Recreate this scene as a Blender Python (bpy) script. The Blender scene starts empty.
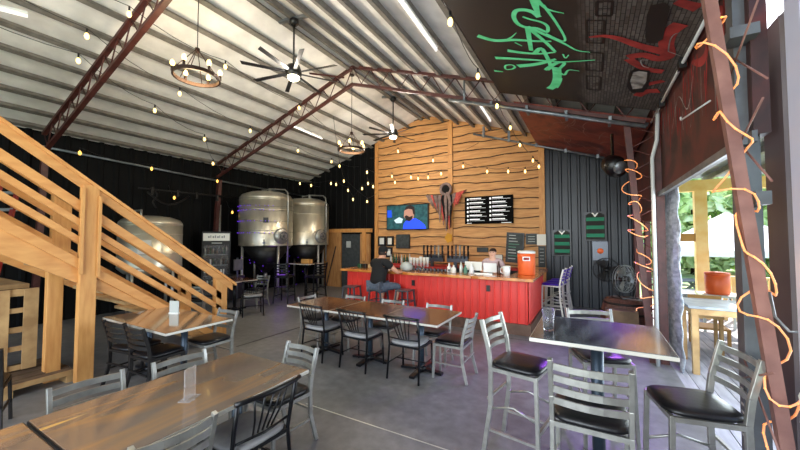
import bpy, math, random
from mathutils import Vector, Matrix
random.seed(7)
PI=math.pi
sc=bpy.context.scene
COL=sc.collection
# ---------------------------------------------------------------- camera, world, sun, area lights, exposure
cam=bpy.data.objects.new('camera',bpy.data.cameras.new('camera')); COL.objects.link(cam); sc.camera=cam
cam.location=(0,0,1.8); cam.rotation_euler=(math.radians(90+2.2),0,math.radians(29.4))
cam.data.sensor_width=36; cam.data.lens=337/800*36; cam.data.clip_start=.05; cam.data.clip_end=300
w=bpy.data.worlds.new('world'); sc.world=w; w.use_nodes=True
nt=w.node_tree; nt.nodes.clear()
wo=nt.nodes.new('ShaderNodeOutputWorld'); bg=nt.nodes.new('ShaderNodeBackground'); sky=nt.nodes.new('ShaderNodeTexSky')
sky.sky_type='NISHITA'; sky.sun_disc=False; sky.sun_elevation=math.radians(50); sky.sun_rotation=math.radians(20); sky.dust_density=2.5
bg.inputs[1].default_value=.40
nt.links.new(sky.outputs[0],bg.inputs[0]); nt.links.new(bg.outputs[0],wo.inputs[0])
def light(name,kind,loc,energy,color=(1,1,1),size=.1,rot=(0,0,0),size_y=None,spot=None,parent=None):
    l=bpy.data.lights.new(name,kind); l.energy=energy; l.color=color
    if kind=='AREA':
        l.size=size
        if size_y: l.shape='RECTANGLE'; l.size_y=size_y
    elif kind=='SUN': l.angle=size
    else: l.shadow_soft_size=size
    if kind=='SPOT' and spot: l.spot_size=spot; l.spot_blend=.6
    o=bpy.data.objects.new(name,l); COL.objects.link(o); o.location=loc; o.rotation_euler=rot
    if parent: o.parent=parent
    return o
light('sun','SUN',(20,20,30),7.5,(1,.95,.86),math.radians(2),rot=(math.radians(-42),0,math.radians(-25)))
# daylight through the open front of the hall (behind the camera) and through the side opening
light('front_daylight','AREA',(-2.2,-3.6,2.4),430,(.93,.96,1),6,rot=(math.radians(104),0,0),size_y=4)
light('side_daylight','AREA',(1.7,4.8,1.5),110,(.80,.90,1),3.2,rot=(math.radians(90),0,math.radians(90)),size_y=2.2)
sc.view_settings.view_transform='Standard'; sc.view_settings.look='None'; sc.view_settings.gamma=1; sc.view_settings.use_curve_mapping=False
sc.view_settings.exposure=.5
sc.cycles.max_bounces=8; sc.cycles.diffuse_bounces=4; sc.cycles.sample_clamp_indirect=6
# ---------------------------------------------------------------- materials
M={}
def S(c): return tuple(((x/12.92) if x<=.04045 else ((x+.055)/1.055)**2.4) for x in c)
def mat(name,c,rough=.6,metal=0,c2=None,scale=6,detail=4,bump=0,emit=None,es=0,alpha=1,trans=0,stretch=None,ramp=(.35,.65),spec=.5,coat=0,bscale=None,dist=0):
    m=bpy.data.materials.new(name); m.use_nodes=True; M[name]=m
    n=m.node_tree.nodes; L=m.node_tree.links; b=n['Principled BSDF']
    c=S(c)
    b.inputs['Base Color'].default_value=(*c,1); b.inputs['Roughness'].default_value=rough; b.inputs['Metallic'].default_value=metal
    b.inputs['Specular IOR Level'].default_value=spec; b.inputs['Coat Weight'].default_value=coat; b.inputs['Coat Roughness'].default_value=.08
    b.inputs['Transmission Weight'].default_value=trans; b.inputs['Alpha'].default_value=alpha
    if emit: b.inputs['Emission Color'].default_value=(*S(emit),1); b.inputs['Emission Strength'].default_value=es
    if c2 or bump:
        tc=n.new('ShaderNodeTexCoord'); mp=n.new('ShaderNodeMapping'); nz=n.new('ShaderNodeTexNoise')
        nz.inputs['Scale'].default_value=scale; nz.inputs['Detail'].default_value=detail; nz.inputs['Distortion'].default_value=dist
        L.new(tc.outputs['Object'],mp.inputs[0]); L.new(mp.outputs[0],nz.inputs['Vector'])
        if stretch: mp.inputs['Scale'].default_value=stretch
        if c2:
            r=n.new('ShaderNodeValToRGB'); r.color_ramp.elements[0].position=ramp[0]; r.color_ramp.elements[1].position=ramp[1]
            r.color_ramp.elements[0].color=(*c,1); r.color_ramp.elements[1].color=(*S(c2),1)
            L.new(nz.outputs['Fac'],r.inputs[0]); L.new(r.outputs[0],b.inputs['Base Color'])
        if bump:
            bp=n.new('ShaderNodeBump'); bp.inputs['Strength'].default_value=bump; bp.inputs['Distance'].default_value=.02
            L.new(nz.outputs['Fac'],bp.inputs['Height']); L.new(bp.outputs[0],b.inputs['Normal'])
    return m
mat('roof_skin',(.94,.93,.91),.8,c2=(.87,.86,.84),scale=3,bump=.15)
mat('purlin',(.45,.43,.40),.6,.1,c2=(.53,.51,.48),scale=9)
mat('red_iron',(.25,.12,.10),.5,0,c2=(.33,.17,.15),scale=7)
mat('pink_iron',(.56,.40,.36),.5,0,c2=(.46,.31,.28),scale=6)
mat('black_metal_wall',(.04,.042,.045),.75,.0,c2=(.055,.058,.062),scale=2,spec=.15)
mat('blue_metal_wall',(.09,.105,.13),.38,.15,c2=(.12,.14,.17),scale=2)
mat('cedar',(.82,.61,.38),.65,c2=(.69,.47,.27),scale=2.2,detail=8,stretch=(1,4,9),bump=.1,ramp=(.35,.72))
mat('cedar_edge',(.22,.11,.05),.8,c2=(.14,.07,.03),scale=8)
mat('cedar_trim',(.82,.60,.34),.55,c2=(.74,.50,.26),scale=5,stretch=(8,8,1))
mat('lumber',(.83,.61,.36),.5,c2=(.74,.50,.27),scale=3,detail=8,stretch=(9,1.2,4),ramp=(.35,.75))
mat('lumber_post',(.81,.60,.35),.5,c2=(.73,.50,.27),scale=3,detail=8,stretch=(9,9,1.2),ramp=(.35,.75))
mat('pallet_wood',(.72,.59,.40),.8,c2=(.58,.45,.29),scale=5)
mat('pallet_dark',(.42,.33,.24),.8,c2=(.30,.23,.16),scale=5)
mat('plywood',(.72,.53,.32),.7,c2=(.62,.43,.24),scale=3,stretch=(6,1,1))
mat('bar_red',(.84,.22,.18),.42,c2=(.79,.18,.15),scale=2)
mat('bar_top',(.84,.56,.28),.25,c2=(.70,.40,.16),scale=4,stretch=(1,5,1),coat=.6)
mat('bar_plinth',(.42,.31,.25),.6,c2=(.32,.23,.18),scale=8)
mat('silver',(.68,.68,.66),.34,.7,c2=(.60,.60,.58),scale=12)
mat('silver_light',(.80,.80,.76),.4,.55)
mat('gun_metal',(.36,.38,.41),.35,.7)
mat('black_frame',(.07,.075,.09),.3,.3)
mat('black_vinyl',(.055,.055,.07),.36,c2=(.075,.075,.09),scale=30,bump=.06)
mat('grey_vinyl',(.60,.60,.60),.5,c2=(.54,.54,.55),scale=12)
mat('purple_lit_vinyl',(.28,.14,.62),.35)  # purple light falling on the stools is put into this colour
mat('tank_steel',(.86,.84,.77),.34,.75,c2=(.72,.70,.64),scale=3,stretch=(1,1,.3))
mat('tank_cone',(.13,.13,.13),.4,.6)
mat('table_edge',(.83,.82,.78),.35,.5)
mat('dark_pole',(.24,.29,.34),.4,.5)
mat('white_plastic',(.90,.90,.88),.4)
mat('paper',(.88,.87,.83),.8)
mat('black_plastic',(.04,.04,.045),.4)
mat('bronze',(.22,.15,.12),.4,.6)
mat('orange_plastic',(.93,.42,.20),.4,c2=(.90,.38,.17),scale=5)
mat('bulb_warm',(1,.9,.6),.3,emit=(1,.84,.50),es=2.6)
mat('bulb_amber',(1,.8,.4),.3,emit=(1,.74,.34),es=1.8)
mat('lamp_white',(1,1,.95),.3,emit=(1,.94,.74),es=5)
mat('tube_white',(1,1,1),.3,emit=(1,.98,.95),es=.7)
mat('rope_amber',(.95,.72,.50),.3,emit=(1,.45,.14),es=.30)
mat('led_orange',(1,.6,.25),.3,emit=(1,.62,.22),es=1.6)
mat('rope_dim',(.55,.34,.18),.4,emit=(1,.60,.25),es=.35)
mat('purple_led',(.5,.2,1),.3,emit=(.45,.2,1),es=.9)
mat('green_paint',(.45,.93,.66),.7,c2=(.36,.86,.56),scale=8)
mat('red_paint',(.66,.20,.18),.75,c2=(.50,.14,.13),scale=6)
mat('grey_paint',(.66,.66,.64),.7,c2=(.38,.37,.36),scale=8)
mat('dark_paint',(.06,.05,.05),.5)
mat('galvanised',(.55,.57,.58),.4,.7,c2=(.44,.46,.48),scale=8)
mat('white_pipe',(.74,.75,.74),.45)
mat('skin',(.80,.58,.47),.55); mat('skin_pale',(.88,.68,.58),.55)
mat('black_cloth',(.05,.05,.055),.9); mat('denim_grey',(.34,.38,.43),.9,c2=(.28,.31,.36),scale=20)
mat('pink_cloth',(.74,.64,.64),.9); mat('hair_dark',(.16,.09,.06),.7)
mat('mask_grey',(.58,.49,.46),.95,c2=(.46,.38,.36),scale=10); mat('rag_red',(.85,.38,.34),.95,c2=(.68,.26,.24),scale=10); mat('rag_black',(.05,.04,.04),.95)
mat('chalkboard',(.16,.18,.18),.7,c2=(.24,.26,.26),scale=9)
mat('chalk_green',(.35,.52,.44),.8); mat('chalk_white',(.68,.70,.68),.8)
mat('menu_black',(.02,.02,.022),.8,spec=.1)
mat('menu_text',(.85,.85,.85),.5,emit=(1,1,1),es=.35)
mat('jersey_green',(.16,.50,.38),.8); mat('jersey_dark',(.14,.14,.13),.8); mat('jersey_brown',(.32,.30,.24),.8)
mat('barrel_wood',(.36,.22,.19),.6,c2=(.25,.15,.13),scale=5,stretch=(8,8,1)); mat('dark_iron',(.12,.11,.11),.5,.5)
mat('glass_clear',(.95,.97,1),.05,trans=.9,alpha=.45); mat('soda',(.10,.05,.04),.1)
mat('acrylic',(.92,.94,.96),.08,trans=.5,alpha=.32)
mat('curtain_grey',(.90,.92,.95),.6,.0,trans=.45,c2=(.62,.66,.70),scale=7,stretch=(1,1,3),bump=.6)
mat('maroon',(.25,.10,.10),.6,c2=(.34,.14,.13),scale=4)
mat('brown_panel',(.42,.36,.35),.5,c2=(.36,.30,.30),scale=2)
mat('steel_grey',(.40,.41,.42),.45,.4,c2=(.34,.34,.35),scale=6)
mat('lavender_steel',(.74,.76,.84),.35,.2)
mat('leaf',(.66,.80,.50),.8,c2=(.82,.91,.66),scale=1.5,detail=6,bump=.8); mat('leaf_pale',(.78,.88,.62),.8,c2=(.90,.95,.78),scale=2,detail=6,bump=.8)
mat('grass',(.60,.74,.46),.9,c2=(.76,.78,.62),scale=.7)
mat('gravel',(.80,.80,.82),.9,c2=(.70,.70,.72),scale=3)
mat('tent_white',(.93,.94,.96),.6); mat('picnic_grey',(.42,.44,.45),.7)
mat('deck_wood',(.62,.62,.65),.6,c2=(.52,.52,.55),scale=3,stretch=(6,.8,1)); mat('deck_yellow',(1,.87,.62),.6,c2=(.97,.79,.50),scale=4)
mat('ladder_red',(.55,.12,.08),.5); mat('ladder_step',(.62,.64,.64),.4,.5); mat('drum',(.10,.10,.11),.4)
mat('toolbox_tan',(.75,.56,.30),.6); mat('yellow_cloth',(.78,.55,.15),.8); mat('fridge_white',(.78,.79,.76),.5,emit=(1,1,.95),es=.12)
mat('bottle_green',(.16,.30,.20),.2); mat('bottle_brown',(.25,.13,.07),.2); mat('red_shelf',(.70,.16,.13),.5); mat('pink_plastic',(.82,.55,.50),.5)
mat('blue_shirt',(.15,.25,.80),.4,emit=(.12,.28,1),es=.8); mat('screen_skin',(.6,.45,.38),.4,emit=(.72,.52,.46),es=.5); mat('screen_hair',(.15,.1,.1),.4,emit=(.2,.12,.12),es=.25)
mat('screen_dark',(.08,.16,.16),.3,c2=(.20,.34,.34),scale=9,emit=(.15,.38,.42),es=.35); mat('screen_blue',(.1,.25,.7),.3,emit=(.15,.35,.95),es=.5); mat('screen_white',(.7,.8,.85),.3,emit=(.8,.9,.95),es=.4)
# floor: worn polished concrete
def floor_mat():
    m=mat('concrete',(.42,.43,.44),.38,spec=.4); n=m.node_tree.nodes; L=m.node_tree.links; b=n['Principled BSDF']
    tc=n.new('ShaderNodeTexCoord'); a=n.new('ShaderNodeTexNoise'); a.inputs['Scale'].default_value=.9; a.inputs['Detail'].default_value=9; a.inputs['Roughness'].default_value=.7
    f=n.new('ShaderNodeTexNoise'); f.inputs['Scale'].default_value=9; f.inputs['Detail'].default_value=8
    r=n.new('ShaderNodeValToRGB'); e=r.color_ramp.elements; e[0].position=.3; e[0].color=(*S((.33,.335,.34)),1); e[1].position=.72; e[1].color=(*S((.50,.50,.50)),1)
    mx=n.new('ShaderNodeMixRGB'); mx.blend_type='OVERLAY'; mx.inputs[0].default_value=.45
    L.new(tc.outputs['Object'],a.inputs['Vector']); L.new(tc.outputs['Object'],f.inputs['Vector']); L.new(a.outputs['Fac'],r.inputs[0]); L.new(r.outputs[0],mx.inputs[1]); L.new(f.outputs['Fac'],mx.inputs[2]); L.new(mx.outputs[0],b.inputs['Base Color'])
    q=n.new('ShaderNodeMapRange'); q.inputs[3].default_value=.28; q.inputs[4].default_value=.55; L.new(a.outputs['Fac'],q.inputs[0]); L.new(q.outputs[0],b.inputs['Roughness'])
floor_mat()
def epoxy(name,base,dark,streak,vein,rot,coat=1.0,rough=.12):
    m=mat(name,base,rough,coat=coat,spec=.6); n=m.node_tree.nodes; L=m.node_tree.links; b=n['Principled BSDF']
    tc=n.new('ShaderNodeTexCoord'); mp=n.new('ShaderNodeMapping'); mp.inputs['Rotation'].default_value=(0,0,rot); mp.inputs['Scale'].default_value=(1,.22,1)
    a=n.new('ShaderNodeTexNoise'); a.inputs['Scale'].default_value=3.0; a.inputs['Detail'].default_value=2.5; a.inputs['Distortion'].default_value=.5
    L.new(tc.outputs['Object'],mp.inputs[0]); L.new(mp.outputs[0],a.inputs['Vector'])
    r=n.new('ShaderNodeValToRGB'); cr=r.color_ramp
    stops=[(.0,dark),(.40,base),(.50,base),(.56,streak),(.60,base),(.66,base),(.675,vein),(.69,base),(1,dark)]
    cr.elements[0].position=0; cr.elements[0].color=(*S(dark),1); cr.elements[1].position=1; cr.elements[1].color=(*S(dark),1)
    for p,c in stops[1:-1]:
        e=cr.elements.new(p); e.color=(*S(c),1)
    L.new(a.outputs['Fac'],r.inputs[0]); L.new(r.outputs[0],b.inputs['Base Color'])
epoxy('epoxy_brown',(.46,.40,.35),(.39,.34,.30),(.58,.45,.32),(.84,.66,.36),math.radians(-28))
epoxy('epoxy_walnut',(.40,.25,.17),(.27,.17,.12),(.46,.30,.20),(.55,.38,.24),math.radians(70),rough=.22,coat=.4)
epoxy('epoxy_slate',(.18,.20,.22),(.13,.15,.17),(.36,.39,.41),(.48,.51,.52),math.radians(20),rough=.24,coat=.5)
def mural_mat(name,cols,scale,dist):
    m=mat(name,cols[0],.55,spec=.4); n=m.node_tree.nodes; L=m.node_tree.links; b=n['Principled BSDF']
    tc=n.new('ShaderNodeTexCoord'); a=n.new('ShaderNodeTexNoise'); a.inputs['Scale'].default_value=scale; a.inputs['Detail'].default_value=6; a.inputs['Distortion'].default_value=dist
    L.new(tc.outputs['Object'],a.inputs['Vector']); r=n.new('ShaderNodeValToRGB'); cr=r.color_ramp
    k=len(cols)-1
    cr.elements[0].position=.3; cr.elements[0].color=(*S(cols[0]),1); cr.elements[1].position=.72; cr.elements[1].color=(*S(cols[-1]),1)
    for i in range(1,k): e=cr.elements.new(.3+.42*i/k); e.color=(*S(cols[i]),1)
    L.new(a.outputs['Fac'],r.inputs[0]); L.new(r.outputs[0],b.inputs['Base Color'])
mural_mat('mural_wall',[(.15,.09,.09),(.25,.13,.12),(.36,.15,.13),(.22,.12,.12)],1.6,1.2)
mural_mat('mural_red',[(.26,.10,.08),(.42,.16,.12),(.54,.24,.17),(.34,.15,.12)],1.3,1.0)
def brick_mat():
    m=mat('mural_black',(.13,.11,.10),.5,spec=.4); n=m.node_tree.nodes; L=m.node_tree.links; b=n['Principled BSDF']
    tc=n.new('ShaderNodeTexCoord'); mp=n.new('ShaderNodeMapping'); mp.inputs['Rotation'].default_value=(0,0,PI/2)
    br=n.new('ShaderNodeTexBrick'); br.inputs['Scale'].default_value=1; br.inputs['Brick Width'].default_value=.11; br.inputs['Row Height'].default_value=.035; br.inputs['Mortar Size'].default_value=.004
    br.inputs['Color1'].default_value=(*S((.27,.255,.24)),1); br.inputs['Color2'].default_value=(*S((.38,.365,.35)),1); br.inputs['Mortar'].default_value=(*S((.13,.115,.11)),1)
    L.new(tc.outputs['Object'],mp.inputs[0]); L.new(mp.outputs[0],br.inputs['Vector'])
    sx=n.new('ShaderNodeSeparateXYZ'); L.new(tc.outputs['Object'],sx.inputs[0])
    nz=n.new('ShaderNodeTexNoise'); nz.inputs['Scale'].default_value=3; L.new(tc.outputs['Object'],nz.inputs['Vector'])
    ad=n.new('ShaderNodeMath'); ad.operation='MULTIPLY_ADD'; ad.inputs[1].default_value=.25; L.new(nz.outputs['Fac'],ad.inputs[0]); L.new(sx.outputs[0],ad.inputs[2])
    mr=n.new('ShaderNodeMapRange'); mr.inputs[1].default_value=.02; mr.inputs[2].default_value=.16; L.new(ad.outputs[0],mr.inputs[0])
    mx=n.new('ShaderNodeMixRGB'); mx.inputs[1].default_value=(*S((.145,.125,.115)),1); L.new(mr.outputs[0],mx.inputs[0]); L.new(br.outputs[0],mx.inputs[2]); L.new(mx.outputs[0],b.inputs['Base Color'])
brick_mat()
# ---------------------------------------------------------------- mesh builder
class MB:
    def __init__(s): s.v=[]; s.f=[]; s.sm=[]; s.mi=[]; s.cur=0
    def add(s,vs,fs,smooth=False):
        o=len(s.v); s.v+=[tuple(v) for v in vs]
        for f in fs: s.f.append([i+o for i in f]); s.sm.append(smooth); s.mi.append(s.cur)
        return s
    def box(s,x0,y0,z0,x1,y1,z1,R=None,C=None):
        vs=[Vector((x,y,z)) for z in (z0,z1) for x,y in ((x0,y0),(x1,y0),(x1,y1),(x0,y1))]
        if R: c=Vector(C) if C else Vector(((x0+x1)/2,(y0+y1)/2,(z0+z1)/2)); vs=[R@(v-c)+c for v in vs]
        return s.add(vs,[(0,3,2,1),(4,5,6,7),(0,1,5,4),(1,2,6,5),(2,3,7,6),(3,0,4,7)])
    def bar(s,p,q,w,h,up=(0,0,1)):
        p=Vector(p);q=Vector(q);d=(q-p).normalized();u=Vector(up)
        if abs(d.dot(u))>.98: u=Vector((1,0,0))
        a=d.cross(u).normalized()*w/2; b=a.cross(d).normalized()*h/2
        vs=[c+x*a+y*b for c in (p,q) for x,y in ((-1,-1),(1,-1),(1,1),(-1,1))]
        return s.add(vs,[(0,1,2,3),(7,6,5,4),(0,4,5,1),(1,5,6,2),(2,6,7,3),(3,7,4,0)])
    def tube(s,pts,r,n=8,closed=False,caps=True):
        P=[Vector(p) for p in pts]
        if not isinstance(r,(list,tuple)) and not closed: P=[p for i,p in enumerate(P) if i==0 or (p-P[i-1]).length>1e-6]
        N=len(P); rs=r if isinstance(r,(list,tuple)) else [r]*N
        t0=(P[1]-P[0]).normalized(); u=t0.orthogonal().normalized(); vs=[]; pt=t0
        for i in range(N):
            if closed: t=(P[(i+1)%N]-P[i-1]).normalized()
            elif i==0: t=t0
            elif i==N-1: t=(P[-1]-P[-2]).normalized()
            else: t=(P[i+1]-P[i-1]).normalized()
            q=pt.rotation_difference(t); u=(q@u); u=(u-u.dot(t)*t).normalized(); b=t.cross(u); pt=t
            for k in range(n): a=2*PI*k/n; vs.append(P[i]+rs[i]*(math.cos(a)*u+math.sin(a)*b))
        fs=[]
        for i in range(N if closed else N-1):
            j=(i+1)%N
            for k in range(n): l=(k+1)%n; fs.append((i*n+k,i*n+l,j*n+l,j*n+k))
        s.add(vs,fs,True)
        if caps and not closed:
            o=len(s.v)-len(vs)
            s.f.append([o+k for k in range(n)][::-1]); s.sm.append(False); s.mi.append(s.cur)
            s.f.append([o+(N-1)*n+k for k in range(n)]); s.sm.append(False); s.mi.append(s.cur)
        return s
    def lathe(s,prof,c=(0,0,0),n=24,R=None):
        vs=[];c=Vector(c)
        for r,z in prof:
            for k in range(n):
                a=2*PI*k/n; v=Vector((r*math.cos(a),r*math.sin(a),z)); v=(R@v if R else v)+c; vs.append(v)
        fs=[]
        for i in range(len(prof)-1):
            for k in range(n): l=(k+1)%n; fs.append((i*n+k,i*n+l,(i+1)*n+l,(i+1)*n+k))
        fs.append(tuple(range(n))[::-1]); fs.append(tuple((len(prof)-1)*n+k for k in range(n)))
        return s.add(vs,fs,True)
    def prism(s,poly,f,d):      # poly 2d, f maps (u,v)->3d, d thickness vector
        n=len(poly);d=Vector(d);a=[Vector(f(*p)) for p in poly]; vs=a+[v+d for v in a]
        return s.add(vs,[tuple(range(n))[::-1],tuple(range(n,2*n))]+[(i,(i+1)%n,n+(i+1)%n,n+i) for i in range(n)])
    def ribbon(s,pts,ws,f):
        P=[Vector(p) for p in pts]
        # catmull-rom refine
        Q=[];W=[];N=len(P)
        for i in range(N-1):
            a,b,c,d=P[max(i-1,0)],P[i],P[i+1],P[min(i+2,N-1)]
            for k in range(6):
                t=k/6; Q.append(.5*((2*b)+(c-a)*t+(2*a-5*b+4*c-d)*t*t+(3*b-a-3*c+d)*t**3)); W.append(ws[i]+(ws[i+1]-ws[i])*t)
        Q.append(P[-1]);W.append(ws[-1]); vs=[]
        for i,p in enumerate(Q):
            t=(Q[min(i+1,len(Q)-1)]-Q[max(i-1,0)]); t=t.normalized() if t.length>0 else Vector((1,0)); nn=Vector((-t.y,t.x))*W[i]/2
            vs+= [f(*(p+nn)),f(*(p-nn))]
        return s.add(vs,[(2*i,2*i+1,2*i+3,2*i+2) for i in range(len(Q)-1)])
    def build(s,name,m,parent=None,bevel=0,loc=None):
        me=bpy.data.meshes.new(name); me.from_pydata(s.v,[],s.f)
        ms=m if isinstance(m,(list,tuple)) else [m]
        for x in ms: me.materials.append(M[x])
        for p,a,b in zip(me.polygons,s.sm,s.mi): p.use_smooth=a; p.material_index=b
        me.update(); o=bpy.data.objects.new(name,me); COL.objects.link(o)
        if parent: o.parent=parent
        if loc: o.location=loc
        if bevel:
            bv=o.modifiers.new('bevel','BEVEL'); bv.width=bevel; bv.segments=2; bv.limit_method='ANGLE'
        return o
def tag(o,label,cat,group=None):
    o['label']=label; o['category']=cat
    if group: o['group']=group
    return o
def thing(name,label,cat,loc=(0,0,0),rz=0,group=None):
    o=bpy.data.objects.new(name,None); COL.objects.link(o); o.location=loc; o.rotation_euler=(0,0,rz); o.empty_display_size=.1
    return tag(o,label,cat,group)
def struct(o): o['kind']='structure'; return o
def copy_tree(o,parent=None):
    c=o.copy(); COL.objects.link(c); c.parent=parent
    for ch in list(o.children): copy_tree(ch,c)
    return c
def dup(src,loc,rz,label,group=None):
    c=copy_tree(src); c.location=loc; c.rotation_euler=(0,0,rz); c['label']=label
    if group: c['group']=group
    return c
# ---------------------------------------------------------------- the hall
XL,XR,YB,YF=-10.1,.92,10.03,-4
RX,RZ,RS=-4.7,5.74,.333
def rz(x): return RZ-RS*abs(x-RX)
m=MB().box(XL-.1,YF,-.1,XR+.05,YB+.1,0); struct(m.build('floor','concrete'))
# saw cut joints in the slab
m=MB()
m.box(-2.72,2.745,.0005,.6,2.757,.0025); struct(m.build('trim_1','silver_light'))
m=MB().box(-5.15,3.6,.0005,-5.12,6.3,.002).box(-9.5,6.3,.0005,.6,6.315,.002); struct(m.build('trim_2','black_plastic'))
# roof skin
m=MB()
for a,b in ((XL-.1,RX),(RX,XR+.1)):
    za,zb=rz(a)+.12,rz(b)+.12
    m.add([(a,YF,za),(b,YF,zb),(b,YB+.1,zb),(a,YB+.1,za),(a,YF,za+.05),(b,YF,zb+.05),(b,YB+.1,zb+.05),(a,YB+.1,za+.05)],[(0,3,2,1),(4,5,6,7),(0,1,5,4),(2,3,7,6),(1,2,6,5),(3,0,4,7)])
struct(m.build('ceiling','roof_skin'))
# purlins: cold formed channels with seam ribs between
SL=math.atan(RS)
m=MB()
def purl(x):
    s=-1 if x<RX else 1; z=rz(x); R=Matrix.Rotation(s*SL,3,'Y')
    c=(x,3,z+.09)
    for (a0,b0,a1,b1) in ((-.01,-.065,.01,.055),(-.01,-.065,.08,-.053),(.07,-.065,.08,-.03)):
        m.box(x+a0,YF,z+.06+b0,x+a1,YB,z+.06+b1,R=R,C=(x,3,z+.06))
xs=[RX-.14-k*.50 for k in range(11)]+[RX+.14+k*.50 for k in range(11)]
for x in xs: purl(x)
p=m.build('roof_purlins','purlin'); struct(p); p.name='trim_3'
# left wall (ribbed black steel)
def ribbed(x0,y0,x1,y1,z0,zt,nrm,pitch=.3,dep=.03):
    m=MB(); L=math.hypot(x1-x0,y1-y0); dx,dy=(x1-x0)/L,(y1-y0)/L; n=int(L/pitch)+1; prof=[]
    for i in range(n):
        for a,h in ((0,0),(.60,0),(.70,1),(.90,1)): prof.append((i*pitch+a*pitch,h*dep))
    prof=[(t,h) for t,h in prof if t<L]+[(L,0)]
    vs=[]
    for t,h in prof:
        x=x0+dx*t+nrm[0]*h;y=y0+dy*t+nrm[1]*h; vs+=[(x,y,z0),(x,y,zt(x0+dx*t))]
    for t,h in prof[::-1]:
        x=x0+dx*t-nrm[0]*.06;y=y0+dy*t-nrm[1]*.06; vs+=[(x,y,z0),(x,y,zt(x0+dx*t))]
    N=len(vs)//2
    m.add(vs,[(2*i,2*((i+1)%N),2*((i+1)%N)+1,2*i+1) for i in range(N)]); return m
struct(ribbed(XL,YF,XL,YB,0,lambda x:rz(XL)+.18,(1,0)).build('wall_left','black_metal_wall'))
struct(ribbed(XL,YB,-6.6,YB,0,lambda x:rz(x)+.18,(0,-1),.28).build('wall_back_left','black_metal_wall'))
struct(ribbed(-1.07,YB,XR,YB,0,lambda x:rz(x)+.18,(0,-1),.22).build('wall_back_right','blue_metal_wall'))
# wood gable wall: live edge lap boards
def lap_boards(x0,x1,y,name):
    m=MB(); nx=26; z=.0; i=0; vs=[];fs=[]
    while z<5.95:
        h=.235+.06*random.random(); ph=[random.uniform(0,6.28) for _ in range(4)]; am=random.uniform(.014,.030)
        def edge(x): return am*(math.sin(x*2.1+ph[0])+.6*math.sin(x*5.3+ph[1])+.35*math.sin(x*11+ph[2]))+.01*math.sin(x*.9+ph[3])
        for k in range(nx):
            xa,xb=x0+(x1-x0)*k/nx,x0+(x1-x0)*(k+1)/nx
            za,zb=z+edge(xa),z+edge(xb); ta,tb=z+h+.06,z+h+.06
            ra,rb=rz(xa)+.13,rz(xb)+.13
            if za>=ra or zb>=rb: continue
            ta=min(ta,ra);tb=min(tb,rb)
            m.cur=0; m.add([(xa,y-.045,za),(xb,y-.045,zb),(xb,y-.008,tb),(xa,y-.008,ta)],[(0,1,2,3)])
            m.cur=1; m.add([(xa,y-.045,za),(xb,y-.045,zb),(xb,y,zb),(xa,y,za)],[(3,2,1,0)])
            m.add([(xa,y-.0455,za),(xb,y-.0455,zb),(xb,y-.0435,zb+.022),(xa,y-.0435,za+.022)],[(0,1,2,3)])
        z+=h; i+=1
    m.cur=0; m.add([(x0,y,0),(x1,y,0),(x1,y,rz(x1)+.15),(RX,y,rz(RX)+.15),(x0,y,rz(x0)+.15),(x0,y+.08,0),(x1,y+.08,0),(x1,y+.08,rz(x1)+.15),(RX,y+.08,rz(RX)+.15),(x0,y+.08,rz(x0)+.15)],[(0,1,2,3,4),(9,8,7,6,5),(0,5,6,1),(1,6,7,2),(4,9,5,0)])
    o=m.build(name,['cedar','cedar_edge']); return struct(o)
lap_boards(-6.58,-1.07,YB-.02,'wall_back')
m=MB()
for x,wd in ((-6.56,.13),(-3.79,.15),(-1.13,.15)): m.box(x-wd/2,YB-.10,0,x+wd/2,YB-.06,rz(x)+.05)
struct(m.build('trim_4','cedar_trim'))
# right wall: mural panel over the opening, piers, header
def solid(name,mt,*b): 
    m=MB()
    for q in b: m.box(*q)
    return struct(m.build(name,mt))
solid('wall_right','mural_wall',(XR,2.95,2.46,XR+.08,6.62,3.95),(XR,6.62,2.1,XR+.08,YB,3.95))
solid('wall_right_pier','maroon',(XR,6.56,0,XR+.04,6.70,2.44),(XR,9.75,0,XR+.08,YB,2.1),(XR,7.9,0,XR+.08,8.1,2.1))
solid('wall_right_front','brown_panel',(XR+.03,-1.0,0,XR+.1,2.28,3.95),(1.06,2.97,-.06,1.12,3.24,3.2))
solid('trim_15','brown_panel',(XR+.03,2.44,0,XR+.06,2.50,3.95)); solid('trim_5','steel_grey',(XR-.03,2.88,2.4,XR-.004,6.60,2.47))
m=MB().bar((XR-.04,2.95,2.43),(XR-.04,6.60,2.43),.03,.06); struct(m.build('trim_6','galvanised'))
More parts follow.
